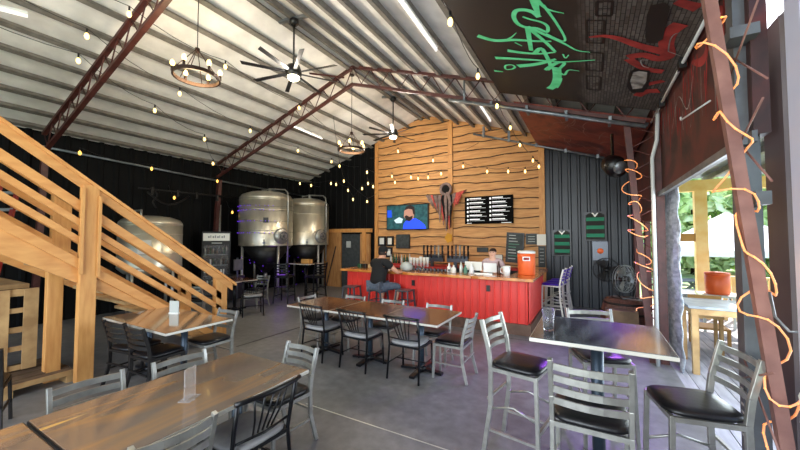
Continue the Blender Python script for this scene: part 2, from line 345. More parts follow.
# mural ceiling panels hanging under the purlins
DR=.25
def pan(u,v,off=0): return (u,v,rz(u)-DR-off)
def panel(name,x0,x1,y0,y1,mt,label):
    m=MB(); a,b=rz(x0)-DR,rz(x1)-DR
    m.add([(x0,y0,a),(x1,y0,b),(x1,y1,b),(x0,y1,a),(x0,y0,a+.03),(x1,y0,b+.03),(x1,y1,b+.03),(x0,y1,a+.03)],[(0,3,2,1),(4,5,6,7),(0,1,5,4),(1,2,6,5),(2,3,7,6),(3,0,4,7)])
    return tag(m.build(name,mt),label,'mural')
P1=panel('mural_panel',-1.34,.88,2.75,6.0,'mural_black','black painted ceiling mural board with green graffiti and grey brickwork')
P2=panel('mural_panel',-1.2,.88,6.45,9.95,'mural_red','dark red painted ceiling mural board over the back right corner')
GREEN= [([(-1.17, 4.04), (-0.99, 4.14), (-0.74, 4.11), (-0.52, 4.12), (-0.34, 4.11)], [0.057, 0.049, 0.04, 0.031, 0.023]), ([(-0.84, 4.12), (-0.76, 4.04), (-0.69, 3.94)], [0.025, 0.015, 0.006]), ([(-0.75, 4.17), (-0.68, 4.25)], [0.019, 0.006]), ([(-0.41, 3.63), (-0.46, 3.54), (-0.54, 3.5), (-0.62, 3.52), (-0.66, 3.63), (-0.64, 3.76), (-0.56, 3.83), (-0.46, 3.84), (-0.37, 3.91), (-0.35, 3.8), (-0.4, 3.72), (-0.5, 3.67), (-0.57, 3.62)], [0.042, 0.039, 0.037, 0.036, 0.035, 0.034, 0.032, 0.03, 0.028, 0.025, 0.023, 0.021, 0.019]), ([(-0.42, 3.32), (-0.42, 3.46), (-0.41, 3.6)], [0.068, 0.045, 0.021]), ([(-0.39, 3.35), (-0.32, 3.49), (-0.18, 3.56)], [0.034, 0.021, 0.007]), ([(-0.35, 3.42), (-0.27, 3.69), (-0.2, 4.01), (-0.23, 4.09), (-0.38, 3.94)], [0.022, 0.021, 0.019, 0.017, 0.014]), ([(-0.55, 3.81), (-0.41, 3.95), (-0.22, 4.14), (-0.09, 4.29), (0.04, 4.32)], [0.039, 0.032, 0.024, 0.017, 0.009]), ([(-0.55, 3.8), (-0.57, 4.05), (-0.59, 4.35)], [0.042, 0.038, 0.035]), ([(-0.53, 3.86), (-0.4, 4.14), (-0.32, 4.35)], [0.037, 0.032, 0.027]), ([(-0.88, 4.38), (-0.69, 4.42), (-0.51, 4.42), (-0.32, 4.36)], [0.053, 0.041, 0.03, 0.018]), ([(-1.09, 4.61), (-0.84, 4.6), (-0.56, 4.6), (-0.25, 4.6), (0.09, 4.5)], [0.056, 0.044, 0.033, 0.022, 0.012]), ([(-0.83, 4.82), (-0.6, 4.73), (-0.43, 4.62), (-0.33, 4.53)], [0.071, 0.055, 0.039, 0.025]), ([(-0.56, 4.42), (-0.47, 4.28), (-0.43, 4.47), (-0.41, 4.78), (-0.49, 4.88)], [0.045, 0.039, 0.037, 0.035, 0.031]), ([(-0.47, 4.87), (-0.38, 4.71), (-0.3, 4.62), (-0.24, 4.64), (-0.32, 4.83)], [0.052, 0.044, 0.037, 0.031, 0.027]), ([(-0.34, 4.77), (-0.36, 5.12), (-0.42, 5.39), (-0.5, 5.55)], [0.08, 0.079, 0.076, 0.071]), ([(-0.41, 5.47), (-0.35, 5.28), (-0.31, 5.1)], [0.054, 0.041, 0.028]), ([(-0.87, 4.85), (-0.91, 4.79), (-1.0, 4.83), (-1.02, 4.95), (-0.93, 4.93), (-0.87, 4.85)], [0.022, 0.021, 0.022, 0.022, 0.022, 0.022]), ([(-1.21, 5.04), (-1.08, 5.05)], [0.046, 0.015]), ([(-0.32, 4.91), (-0.26, 4.98), (-0.2, 4.82), (-0.08, 4.83)], [0.031, 0.024, 0.017, 0.01]), ([(-0.24, 4.39), (-0.22, 4.49), (-0.18, 4.4)], [0.015, 0.012, 0.009])]
RED= [([(0.03, 3.99), (0.16, 3.96), (0.29, 4.0), (0.49, 4.14), (0.7, 4.24)], [0.021, 0.043, 0.065, 0.087, 0.109]), ([(0.4, 4.39), (0.53, 4.32), (0.66, 4.39), (0.73, 4.3), (0.68, 4.06), (0.68, 3.85), (0.73, 3.72)], [0.084, 0.089, 0.096, 0.1, 0.101, 0.102, 0.103]), ([(0.41, 4.43), (0.49, 4.54), (0.61, 4.66), (0.75, 4.69)], [0.085, 0.086, 0.087, 0.086]), ([(0.59, 5.49), (0.66, 5.31), (0.79, 5.24)], [0.083, 0.096, 0.109]), ([(0.62, 5.1), (0.79, 4.93)], [0.064, 0.06]), ([(0.64, 3.39), (0.74, 3.45), (0.8, 3.48)], [0.062, 0.082, 0.103])]
GREY= [([(0.72, 4.21), (0.7, 4.01), (0.71, 3.89), (0.75, 3.85)], [0.01, 0.01, 0.009, 0.009]), ([(0.72, 4.21), (0.83, 4.29)], [0.01, 0.008]), ([(0.58, 4.42), (0.52, 4.43), (0.55, 4.56), (0.61, 4.6)], [0.017, 0.014, 0.011, 0.009])]
def paint(name,data,mt,par,off,g=1.0):
    for k,(p,w_) in enumerate(data): m=MB(); m.ribbon(p,[x*g for x in w_],lambda u,v:pan(u,v,off+.0004*k)); m.build(name,mt,par)
paint('green_lettering',GREEN,'green_paint',P1,.004,1.4); paint('red_lettering',RED,'red_paint',P1,.008,1.2); paint('grey_outline',GREY,'grey_paint',P1,.014)
def poly_on(name,P,mt,par,off): m=MB(); m.add([pan(u,v,off) for u,v in P],[tuple(range(len(P)))]); return m.build(name,mt,par)
poly_on('painted_car',[(.5,3.94),(.47,3.57),(.48,3.43),(.57,3.39),(.61,3.45),(.63,3.78),(.64,3.97),(.59,4.06),(.53,4.05)],'dark_paint',P1,.017)
poly_on('painted_windshield_border',[(.45,5.18),(.44,4.78),(.48,4.65),(.63,4.67),(.67,5.09),(.64,5.32),(.52,5.37)],'dark_paint',P1,.017)
poly_on('painted_windshield',[(.47,5.0),(.48,4.74),(.53,4.69),(.61,4.71),(.63,4.96),(.61,5.18),(.52,5.24)],'grey_paint',P1,.019)
def frame_paint(u0,v0,u1,v1):
    m=MB()
    for a,b in (((u0,v0),(u1,v0)),((u1,v0),(u1,v1)),((u1,v1),(u0,v1)),((u0,v1),(u0,v0))): m.ribbon([a,b],[.025,.025],lambda u,v:pan(u,v,.006))
    m.ribbon([(u0,(v0+v1)/2),(u1,(v0+v1)/2)],[.012,.012],lambda u,v:pan(u,v,.006))
    m.build('painted_window','dark_paint',P1)
for q in ((.09,3.38,.21,3.6),(.01,3.68,.16,4.11),(0,4.33,.17,4.8),(0,4.97,.16,5.42)): frame_paint(*q)
rd=random.Random(3)
m=MB()
for k in range(26):
    u,v=rd.uniform(-.9,.6),rd.uniform(6.7,9.6); pts=[(u,v)]; a=rd.uniform(0,6.28)
    for j in range(5): a+=rd.uniform(-1,1); u+=.12*math.cos(a); v+=.22*math.sin(a); pts.append((max(-1.15,min(.8,u)),max(6.5,min(9.9,v))))
    m.ribbon(pts,[.004,.014,.018,.012,.008,.004],lambda u,v:pan(u,v,.004))
m.build('orange_squiggle','pink_iron',P2)
# streaks painted on the side mural
m=MB(); g=MB()
WP=lambda u,v:(XR-.004,u,v)
for k in range(34):
    y=3.3+k*.09+rd.uniform(-.05,.05); z1=rd.uniform(3.2,3.7); ln=rd.uniform(.25,.7)
    pts=[(y+rd.uniform(-.02,.02),z1-ln*j/4) for j in range(5)]
    (m if k%4 else g).ribbon(pts,[.02,.035,.025,.015,.005] if k%4 else [.008]*5,WP)
m.ribbon([(3.3,3.45),(3.6,3.6),(3.9,3.4),(4.3,3.55)],[.08,.12,.10,.03],WP); pass
g.ribbon([(4.2,3.5),(4.5,3.15),(4.9,3.42),(5.3,3.1)],[.012]*4,lambda u,v:(XR-.006,u,v))
o=struct(m.build('wall_right_red_streaks','red_paint')); o=struct(g.build('wall_right_grey_lines','grey_paint'))
# ---------------------------------------------------------------- lattice frames
def lattice(name,Y,label,xl,xr,dA=.05):
    t=thing(name,label,'roof truss')
    for side,(xa,xb) in (('l',(xl,RX)),('r',(RX,xr))):
        m=MB(); n=MB(); k=MB()
        m.bar((xa,Y,rz(xa)-dA),(xb,Y,rz(xb)-dA),.075,.055,up=(0,0,1)); m.build('top_chord','red_iron',t)
        n.bar((xa,Y,rz(xa)-dA-.40),(xb,Y,rz(xb)-dA-.40),.075,.055); n.build('bottom_chord','red_iron',t)
        N=11
        for i in range(N):
            x0=xa+(xb-xa)*i/N; x1=xa+(xb-xa)*(i+1)/N; xm=(x0+x1)/2
            k.tube([(x0,Y,rz(x0)-dA),(xm,Y,rz(xm)-dA-.36),(x1,Y,rz(x1)-dA)],.012,5)
        k.build('web_rods','red_iron',t)
    return t
T1=lattice('roof_truss',2.38,'dark red lattice roof truss nearest the camera, at upper left',XL+.35,.7,.12)
T2=lattice('roof_truss',6.12,'dark red lattice roof truss in front of the bar area',XL+.30,.75,.0)
MB().bar((RX-.25,6.12,rz(RX-.25)-.1),(RX-.75,5.5,rz(RX-.75)+.02),.03,.03).build('brace','red_iron',T2)
def leg(T,Y,top,bot,outer,mt,rope=True):
    m=MB(); m.bar(top,bot,.08,.08,up=(0,1,0)); m.build('leg',mt,T)
    k=MB(); N=10
    m=MB(); m.bar((outer,Y,0),(outer,Y,top[2]+.25),.10,.07,up=(0,1,0)); m.build('outer_leg',mt,T)
    for i in range(N):
        a=Vector(top).lerp(Vector(bot),i/N); b=Vector(top).lerp(Vector(bot),(i+1)/N); z=(a.z+b.z)/2; k.tube([a,(outer,Y,z),b],.010,5)
    k.build('web_rods','red_iron',T)
m=MB(); m.bar((XL+.45,2.38,3.55),(XL+.15,2.38,0),.11,.10,up=(0,1,0)); m.build('leg','red_iron',T1)
m=MB(); m.bar((XL+.42,6.12,3.55),(XL+.08,6.12,0),.11,.10,up=(0,1,0)); m.build('leg','red_iron',T2)
LG=MB().bar((.63,2.72,3.72),(.985,2.72,0),.06,.06,up=(0,1,0)).build('leg','pink_iron',T1)
leg(T2,6.12,(.52,6.12,3.5),(.76,6.12,0),.9,'red_iron')
# grey conduits and tracks on the ceiling to the right
m=MB()
m.tube([(-2.3,6.0,rz(-2.3)-.5),(.75,6.0,rz(.75)-.5)],.032,6).tube([(-2.0,6.22,rz(-2.0)-.40),(.8,6.22,rz(.8)-.40)],.03,6)
for x in (-2.0,-1.5,-.9,-.3,.3): m.box(x-.02,5.98,rz(x)-.52,x+.02,6.22,rz(x)-.42)
m.tube([(-2.0,6.0,rz(-2)-.1),(-2.0,6.0,rz(-2.0)-.5)],.02,6)
tag(m.build('ceiling_conduit','galvanised'),'grey twin conduit running beside the middle roof truss on the right','conduit')
m=MB().tube([(-2.9,9.5,rz(-2.9)-.32),(.7,9.5,rz(.7)-.32)],.03,6)
for x in (-2.6,-1.9): m.box(x-.03,9.47,rz(x)-.36,x+.03,9.53,rz(x)-.05)
for x in (-1.2,-.5,.2): m.box(x-.03,9.47,rz(x)-.36,x+.03,9.53,rz(x)-.27)
tag(m.build('ceiling_conduit','galvanised'),'grey conduit hanging in front of the wood wall top at right','conduit')
m=MB().tube([(.86,3.3,rz(.86)-.30),(.86,6.4,rz(.86)-.30)],.016,6); pz=tag(m.build('eave_pipe','white_pipe'),'thin white pipe along the seam of ceiling mural and side wall','pipe')
MB().box(.83,4.35,rz(.86)-.35,.89,4.45,rz(.86)-.25).build('clip','black_plastic',pz); MB().box(.83,5.5,rz(.86)-.35,.89,5.6,rz(.86)-.25).build('clip','black_plastic',pz)
# left wall conduit
m=MB().tube([(XL+.12,2.4,3.72),(XL+.12,5.7,3.58),(XL+.12,9.9,3.48)],.03,6); tag(m.build('wall_conduit','galvanised'),'long grey conduit high on the black left wall','conduit')
m=MB().tube([(XL+.5,4.0,3.02),(XL+.5,6.8,3.05)],.025,6)
for y in (4.3,4.9,5.4,6.0): m.box(XL+.47,y-.03,2.9,XL+.53,y+.03,3.08)
hs=tag(m.build('hose_rail','dark_iron'),'dark rail with hooks above the tank behind the stairs','rail')
m=MB().tube([(XL+.5,4.2+.25*k/6*4,2.95-.28*math.sin(PI*k/6)) for k in range(7)],.022,6).tube([(XL+.55,4.35+.05*math.sin(k),2.98-.12*k/2) for k in range(8)],.02,6); m.build('hose','dark_iron',hs)
# ---------------------------------------------------------------- lights hanging
def pl(o,name,e,c,r,loc): 
    return light(name,'POINT',loc,e,c,r,parent=o)
def chandelier(loc,topz,label):
    t=thing('chandelier',label,'chandelier',loc,0,'wagon wheel chandeliers')
    R=.31; m=MB(); ring=[(R*math.cos(2*PI*k/28),R*math.sin(2*PI*k/28),0) for k in range(28)]
    for z in (-.02,.02): pass
    vs=[];fs=[]
    for k in range(28):
        a=2*PI*k/28
        for r_,z in ((R-.012,-.025),(R+.012,-.025),(R+.012,.03),(R-.012,.03)): vs.append((r_*math.cos(a),r_*math.sin(a),z))
    for k in range(28):
        l=(k+1)%28
        for j in range(4): j2=(j+1)%4; fs.append((4*k+j,4*l+j,4*l+j2,4*k+j2))
    m.add(vs,fs); m.build('wheel','bronze',t)
    m=MB()
    for k in range(6):
        a=2*PI*k/6+.3; m.tube([(R*math.cos(a),R*math.sin(a),.02),(.03*math.cos(a),.03*math.sin(a),.40)],.006,5)
    m.tube([(0,0,.38),(0,0,.44)],.035,10).build('hanger','bronze',t)
    MB().tube([(0,0,.42),(0,0,topz-loc[2]-.02)],.007,5).build('chain','black_plastic',t)
    MB().lathe([(.06,0),(.06,.03),(.02,.04)],(0,0,topz-loc[2]-.04),12).build('canopy','black_plastic',t)
    for k in range(6):
        a=2*PI*k/6; x,y=R*math.cos(a),R*math.sin(a)
        b=MB().tube([(x,y,.02),(x,y,.09)],.02,8).build('candle_socket','bronze',t)
        MB().lathe([(.012,.09),(.03,.115),(.034,.14),(.022,.175),(.004,.19)],(x,y,0),10).build('bulb','bulb_warm',b)
    pl(t,'chandelier_glow',45,(1,.78,.45),.25,(0,0,.0))
    return t
chandelier((-5.13,2.85,4.23),rz(-5.13)+.1,'bronze wheel chandelier with warm bulbs at upper left, nearest the camera')
chandelier((-4.94,6.40,3.90),rz(-4.94)+.1,'bronze wheel chandelier with warm bulbs hanging in front of the far ceiling fan')
def fan(loc,topz,label,rot):
    t=thing('ceiling_fan',label,'ceiling fan',loc,rot,'black ceiling fans')
    MB().lathe([(.03,.14),(.11,.12),(.14,.04),(.14,-.03),(.11,-.07)][::-1],n=20).build('motor','black_plastic',t)
    MB().lathe([(.02,-.13),(.085,-.12),(.105,-.085),(.105,-.07)],n=20).build('lamp_lens','lamp_white',t)
    MB().tube([(0,0,.13),(0,0,topz-loc[2]-.05)],.016,8).build('downrod','black_plastic',t)
    MB().lathe([(.05,-.1),(.085,-.06),(.085,0)],(0,0,topz-loc[2]),14).build('ceiling_canopy','black_plastic',t)
    MB().box(-.32,-.03,topz-loc[2],.32,.03,topz-loc[2]+.05).build('mounting_bar','galvanised',t)
    for k in range(8):
        a=2*PI*k/8; R=Matrix.Rotation(a,3,'Z')@Matrix.Rotation(.22,3,'X')
        m=MB(); vs=[R@Vector(v) for v in ((.12,-.03,-.004),(.83,-.055,-.004),(.86,.02,-.004),(.12,.035,-.004),(.12,-.03,.004),(.83,-.055,.004),(.86,.02,.004),(.12,.035,.004))]
        m.add(vs,[(0,3,2,1),(4,5,6,7),(0,1,5,4),(1,2,6,5),(2,3,7,6),(3,0,4,7)]); m.build('blade','black_plastic',t)
    pl(t,'fan_lamp_glow',72,(1,.91,.78),.1,(0,0,-.22))
fan((-4.52,4.18,4.72),rz(-4.52)+.0,'black eight blade ceiling fan with lit lamp, nearer one at top centre',.2)
fan((-4.74,8.02,4.70),rz(-4.74)+.0,'black eight blade ceiling fan with lit lamp, farther one near the wood wall',.5)
# string lights
def strand(pts,label,size=.030,sag=.10,mt='bulb_warm',drop=.10,ends=None,group=None):
    t=thing('string_light',label,'string light',(0,0,0),0,group)
    path=[];P=[Vector(p) for p in pts]
    if len(P)==1: ends=(P[0]+Vector((-.3,0,.25)),None)
    ext=([Vector(ends[0])] if ends and ends[0] else [])+P+([Vector(ends[1])] if ends and ends[1] else [])
    for a,b in zip(ext,ext[1:]):
        for k in range(5): u=k/5; path.append(a.lerp(b,u)-Vector((0,0,sag*4*u*(1-u)-drop)))
    path.append(ext[-1]+Vector((0,0,drop)))
    MB().tube(path,.005,4).build('wire','black_plastic',t)
    for p in P:
        s=MB().tube([(p.x,p.y,p.z+drop),(p.x,p.y,p.z+.03)],.014,6).build('socket','black_plastic',t)
        MB().lathe([(.010,.03),(size*.85,.005),(size,-.025),(size*.6,-.055),(.003,-.065)][::-1],p,8).build('bulb',mt,s)
    return t
strand([(-6.81,2.0,4.54),(-7.44,3.34,4.33),(-7.9,4.6,4.15),(-8.9,5.43,3.84)],'string of warm bulbs low across the left roof slope',ends=((-6.6,.2,4.6),(-9.4,6.1,3.7)))
strand([(-6.26,1.92,4.72),(-6.75,3.44,4.56),(-7.15,5.27,4.42),(-7.35,7.0,4.35),(-7.3,8.4,4.3)],'string of warm bulbs across the middle of the left roof slope',ends=((-6.0,.2,4.9),(-7.3,9.9,4.3)))
strand([(-5.57,2.15,4.95),(-5.69,3.66,4.91),(-5.86,5.6,4.85)],'string of warm bulbs nearest the ridge beside the near chandelier',ends=((-5.4,.4,5.0),(-6.4,8.9,4.5)))
strand([(-1.24,3.28,4.09),(-1.35,4.66,4.12),(-1.38,5.92,4.13),(-1.43,7.3,4.15),(-1.46,8.6,4.1)],'string of warm bulbs along the edge of the black ceiling mural',ends=((-1.2,1.5,4.1),(-1.3,9.6,4.0)))
strand([(-9.3,2.81,3.60),(-9.54,4.25,3.55),(-9.6,6.0,3.5)],'string of warm bulbs under the eave of the black left wall',mt='bulb_amber')
strand([(-9.75,4.9,2.9)],'single warm bulb glowing on the black wall above the left tank',mt='bulb_amber')
strand([(-9.75,6.6,2.62)],'single warm bulb on the black wall above the drinks fridge',mt='bulb_amber')
strand([(-1.22,9.0,3.77),(-1.08,9.0,3.60),(-1.41,9.0,3.51),(-1.83,9.0,3.55),(-2.38,9.0,3.6),(-3.05,9.0,3.81),(-3.71,9.0,3.67),(-4.12,9.0,3.6),(-4.45,9.0,3.59),(-4.69,9.0,3.65),(-5.25,9.0,3.54),(-5.36,9.0,3.74)],'long swag of warm bulbs strung low in front of the wood wall',size=.026,sag=.05,ends=((-1.15,9.9,3.75),(-6.4,9.9,3.8)))
strand([(-3.96,9.0,4.08),(-5.14,9.0,4.5)],'short string of two bulbs high in front of the wood wall',size=.026,ends=((-2.6,9.0,4.3),(-6.2,9,4.3)))
strand([(-5.96,8.5,3.84),(-5.92,8.5,3.49),(-5.73,8.5,3.38),(-6.14,8.5,3.35),(-6.49,8.5,3.03),(-6.69,8.5,3.33),(-7.18,8.5,3.56),(-7.4,8.5,3.61),(-8.28,8.5,3.61),(-8.81,8.5,3.72)],'swag of warm bulbs in front of the black back wall over the tanks',size=.026,sag=.04,ends=((-6.3,9.9,3.95),(-9.2,9.9,3.7)))
strand([(-6.3,7.6,3.9),(-6.7,8.3,3.6),(-6.3,9.0,3.0)],'loose string of bulbs left of the wood wall trim',size=.026,sag=.04,ends=((-6.2,7.2,5.1),(-6.5,9.9,3.3)))
# fluorescent tubes
def tube_light(a,b,label):
    t=thing('tube_light',label,'tube light',(0,0,0),0,'fluorescent tubes'); MB().tube([a,b],.022,8).build('tube','tube_white',t)
    A=Vector(a);B=Vector(b); MB().bar(A+Vector((0,0,.04)),B+Vector((0,0,.04)),.06,.03).build('fixture','white_plastic',t)
tube_light((-7.04,6.55,4.86),(-7.1,7.73,4.84),'white tube light on the left slope behind the middle truss')
tube_light((-1.98,3.3,4.74),(-2.03,4.75,4.72),'white tube light at the top of the picture beside the black mural')
tube_light((-6.95,.9,4.85),(-6.80,1.45,4.9),'white tube light in the top left corner')
tube_light((-2.05,7.15,4.72),(-2.1,8.3,4.7),'white tube light behind the conduit near the red mural')
# ---------------------------------------------------------------- bar
BX0,BX1,BY0,BY1,BT=-5.2,-1.02,6.62,8.8,1.05
t=thing('bar_counter','red ribbed steel bar counter with orange live edge wood top','bar counter')
def ribs(m,x0,y0,x1,y1,z0,z1,nrm,pitch=.145,dep=.022):
    L=math.hypot(x1-x0,y1-y0);dx,dy=(x1-x0)/L,(y1-y0)/L;n=int(L/pitch)
    pr=[]
    for i in range(n): 
        for a,h in ((0,0),(.72,0),(.80,1),(.92,1)): pr.append(((i+a)*L/n,h*dep))
    pr.append((L,0)); vs=[]
    for t_,h in pr: vs+=[(x0+dx*t_+nrm[0]*h,y0+dy*t_+nrm[1]*h,z0),(x0+dx*t_+nrm[0]*h,y0+dy*t_+nrm[1]*h,z1)]
    m.add(vs,[(2*i,2*i+2,2*i+3,2*i+1) for i in range(len(pr)-1)]); return m
m=MB(); ribs(m,BX0,BY0,BX1,BY0,.2,1.0,(0,-1)); ribs(m,BX1,BY0,BX1,BY1,.2,1.0,(1,0)); ribs(m,BX0,BY0+.5,BX0,BY0,.2,1.0,(-1,0))
m.box(BX0,BY0+.002,.2,BX1,BY0+.08,1.0).box(BX1-.08,BY0+.09,.2,BX1-.002,BY1,1.0); m.build('front_panel','bar_red',t)
MB().box(BX0-.02,BY0-.05,0,BX1+.05,BY0+.1,.2).box(BX1-.1,BY0+.1,0,BX1+.05,BY1,.2).build('plinth','bar_plinth',t)
def slab(poly,z0,z1): m=MB(); m.prism(poly,lambda u,v:(u,v,z0),(0,0,z1-z0)); return m
def wavy(x0,x1,y,amp,n=14,ph=0): return [(x0+(x1-x0)*k/n,y+amp*math.sin(k*1.3+ph)+amp*.5*math.sin(k*2.9+ph)) for k in range(n+1)]
slab(wavy(BX0-.12,-2.05,BY0-.14,.018)+wavy(-2.05,BX0-.12,BY0+.38,.0),1.0,1.055).build('worktop','bar_top',t,bevel=.006)
slab(wavy(-2.04,BX1+.12,BY0-.16,.012,8,2)+[(BX1+.12,BY1+.05),(BX1-.38,BY1+.05),(BX1-.38,BY0+.38),(-2.04,BY0+.38)],1.002,1.06).build('worktop','bar_top',t,bevel=.006)
m=MB().box(-3.42,BY0-.03,.76,-3.36,BY0-.02,.86).box(-1.78,BY0-.03,.76,-1.72,BY0-.02,.86)
for x in (-3.42,-1.78): MB().box(x,BY0-.035,.76,x+.07,BY0-.02,.88).build('outlet_box','black_plastic',t)
# back counter
t=thing('back_counter','red edged back counter along the wood wall','counter')
MB().box(-5.9,9.45,0,-1.7,9.88,.92).build('cabinet','black_plastic',t); MB().box(-5.95,9.40,.92,-1.65,9.9,.97).build('worktop','red_shelf',t)
t=thing('shelf','red shelf behind the bar holding cups','shelf'); MB().box(-5.3,8.15,.98,-3.1,8.35,1.03).build('board','red_shelf',t); MB().box(-5.28,8.2,0,-5.22,8.3,.98).box(-3.2,8.2,0,-3.14,8.3,.98).build('support','black_plastic',t)
# ---------------------------------------------------------------- furniture builders
def seat_pad(mt,z,w_,d,th=.05,parent=None):
    n=20; pts=[]
    for k in range(n):
        a=2*PI*k/n; c,s_=math.cos(a),math.sin(a); e=.45
        pts.append((w_/2*math.copysign(abs(c)**e,c),d/2*math.copysign(abs(s_)**e,s_)))
    prof=[(.93,0),(1,.25),(1,.6),(.92,.88),(.6,1)]
    vs=[];fs=[]
    for f_,h in prof: vs+=[(x*f_,y*f_,z+h*th) for x,y in pts]
    for i in range(len(prof)-1):
        for k in range(n): l=(k+1)%n; fs.append((i*n+k,i*n+l,(i+1)*n+l,(i+1)*n+k))
    fs.append(tuple(range(n))[::-1]); fs.append(tuple((len(prof)-1)*n+k for k in range(n)))
    return MB().add(vs,fs,True).build('seat',mt,parent)
def ladder_chair(frame,seatm,label,name='dining_chair',cat='chair',sh=.44,top=.80,w_=.42,slats=4,foot=False,slatm=None):
    t=thing(name,label,cat); W=w_/2-.013
    for s_ in (-1,1):
        m=MB(); P=[(s_*(W+.015),-.25,0),(s_*W,-.19,sh*.55),(s_*W,-.185,sh),(s_*W,-.205,sh+(top-sh)*.4),(s_*W,-.265,top)]
        for a,b in zip(P,P[1:]): m.bar(a,b,.026,.036,up=(0,1,0))
        m.build('back_leg',frame,t,bevel=.003)
        MB().bar((s_*(W-.005),.18,sh),(s_*(W+.01),.20,0),.026,.03,up=(0,1,0)).build('front_leg',frame,t,bevel=.003)
    m=MB().bar((-W,.18,sh-.015),(W,.18,sh-.015),.025,.03).bar((-W,-.19,sh-.015),(W,-.19,sh-.015),.025,.03)
    for s_ in (-1,1): m.bar((s_*W,-.19,sh-.015),(s_*W,.18,sh-.015),.025,.03)
    m.build('seat_frame',frame,t)
    m=MB()
    if foot:
        for s_ in (-1,1):
            m.tube([(s_*W,-.21,sh*.52),(s_*W*.96,-.0,sh*.60),(s_*W,.19,sh*.52)],.010,6); m.bar((s_*W,-.23,.20),(s_*W,.19,.20),.02,.02)
        m.bar((-W,.19,.28),(W,.19,.28),.022,.03); m.bar((-W,-.215,.45),(W,-.215,.45),.018,.02)
    else:
        for s_ in (-1,1): m.bar((s_*W,-.215,.2),(s_*W,.195,.2),.018,.018)
        m.bar((-W,-.215,.27),(W,-.215,.27),.018,.018)
    m.build('stretcher',frame,t)
    z0=sh+.1
    for k in range(slats):
        u=(k+.55)/slats; z=z0+(top-z0)*u-.01; y=-.198-.067*max(0,(z-sh)/(top-sh))**1.6
        m=MB(); pts=[(-W+2*W*j/6,y-.035*math.sin(PI*j/6),z) for j in range(7)]
        for a,b in zip(pts,pts[1:]): m.bar(a,b,.012,.042 if not foot else .038)
        m.build('back_slat',slatm or frame,t)
    seat_pad(seatm,sh,w_-.01,.42,.045,t)
    return t
def fan_chair(label):
    t=thing('dining_chair',label,'chair'); W=.215
    for s_ in (-1,1):
        MB().tube([(s_*(W+.01),-.23,0),(s_*W,-.185,.44),(s_*(W+.005),-.215,.62),(s_*(W+.01),-.26,.80)],.014,8).build('back_leg','black_frame',t)
        MB().tube([(s_*W,.18,.43),(s_*(W+.01),.2,0)],.013,8).build('front_leg','black_frame',t)
    m=MB(); N=10; vs=[];pts=[(-.25+.50*j/N,-.262-.055*math.sin(PI*j/N),.80+.012*math.sin(PI*j/N)) for j in range(N+1)]
    m.tube(pts,.017,8).build('top_rail','black_frame',t)
    for k in range(5):
        u=(k-2)/2; xt=u*.13; xb=u*.07
        MB().tube([(xb,-.19,.52),(xb*1.1+u*.02,-.225-.02,.64),(xt,-.262-.055*math.cos(u*.9)+.01,.80)],.007,6).build('spindle','black_frame',t)
    m=MB().tube([(-W,-.19,.52),(0,-.215,.515),(W,-.19,.52)],.009,6).build('lower_rail','black_frame',t)
    m=MB()
    for a,b in (((-W,.18),(W,.18)),((-W,-.185),(W,-.185)),((-W,-.185),(-W,.18)),((W,-.185),(W,.18))): m.bar((*a,.425),(*b,.425),.022,.025)
    m.build('seat_frame','black_frame',t)
    m=MB()
    for s_ in (-1,1): m.tube([(s_*W,-.215,.2),(s_*W,.19,.2)],.008,6)
    m.tube([(-W,0,.2),(W,0,.2)],.008,6); m.build('stretcher','black_frame',t)
    seat_pad('grey_vinyl',.438,.43,.42,.05,t); return t
def pedestal(t,x,y,h,mt='dark_pole',base='black_frame',r=.038):
    MB().tube([(x,y,.03),(x,y,h-.03)],r,14).build('pole',mt,t)
    m=MB()
    for a in (0,PI/2,PI,1.5*PI):
        c,s_=math.cos(a+.0),math.sin(a); m.bar((x,y,.045),(x+.30*c,y+.30*s_,.018),.07,.03)
    m.lathe([(.07,.02),(.07,.06),(.045,.08)],(x,y,0),14); m.build('base',base,t)
    MB().box(x-.15,y-.15,h-.035,x+.15,y+.15,h-.022).build('mounting_plate',base,t)
def table(name,label,cx,cy,lx,ly,z,topm,ped,group=None,rzv=0,dark=None,edge='table_edge',pm='dark_pole',pr=.038):
    t=thing(name,label,'table',(cx,cy,0),rzv,group)
    MB().box(-lx/2,-ly/2,z-.022,lx/2,ly/2,z).build('tabletop',topm,t,bevel=.002)
    m=MB(); e=.004
    if dark:
        q=MB(); q.box(-lx/2,dark*ly/2-.006,z-.028,lx/2,dark*ly/2+.006,z-.002); q.build('shaded_gap_band','black_plastic',t)  # black strip painted in for the shade of the gap between tables
    for b in ((-lx/2-e,-ly/2-e,lx/2+e,-ly/2),(-lx/2-e,ly/2,lx/2+e,ly/2+e),(-lx/2-e,-ly/2,-lx/2,ly/2),(lx/2,-ly/2,lx/2+e,ly/2)):
        if dark and b[1]*dark>0 and b[3]*dark>0: continue
        m.box(b[0],b[1],z-.028,b[2],b[3],z-.003)
    m.build('edge_band',edge,t)
    for x,y in ped: pedestal(t,x,y,z,mt=pm,r=pr)
    return t
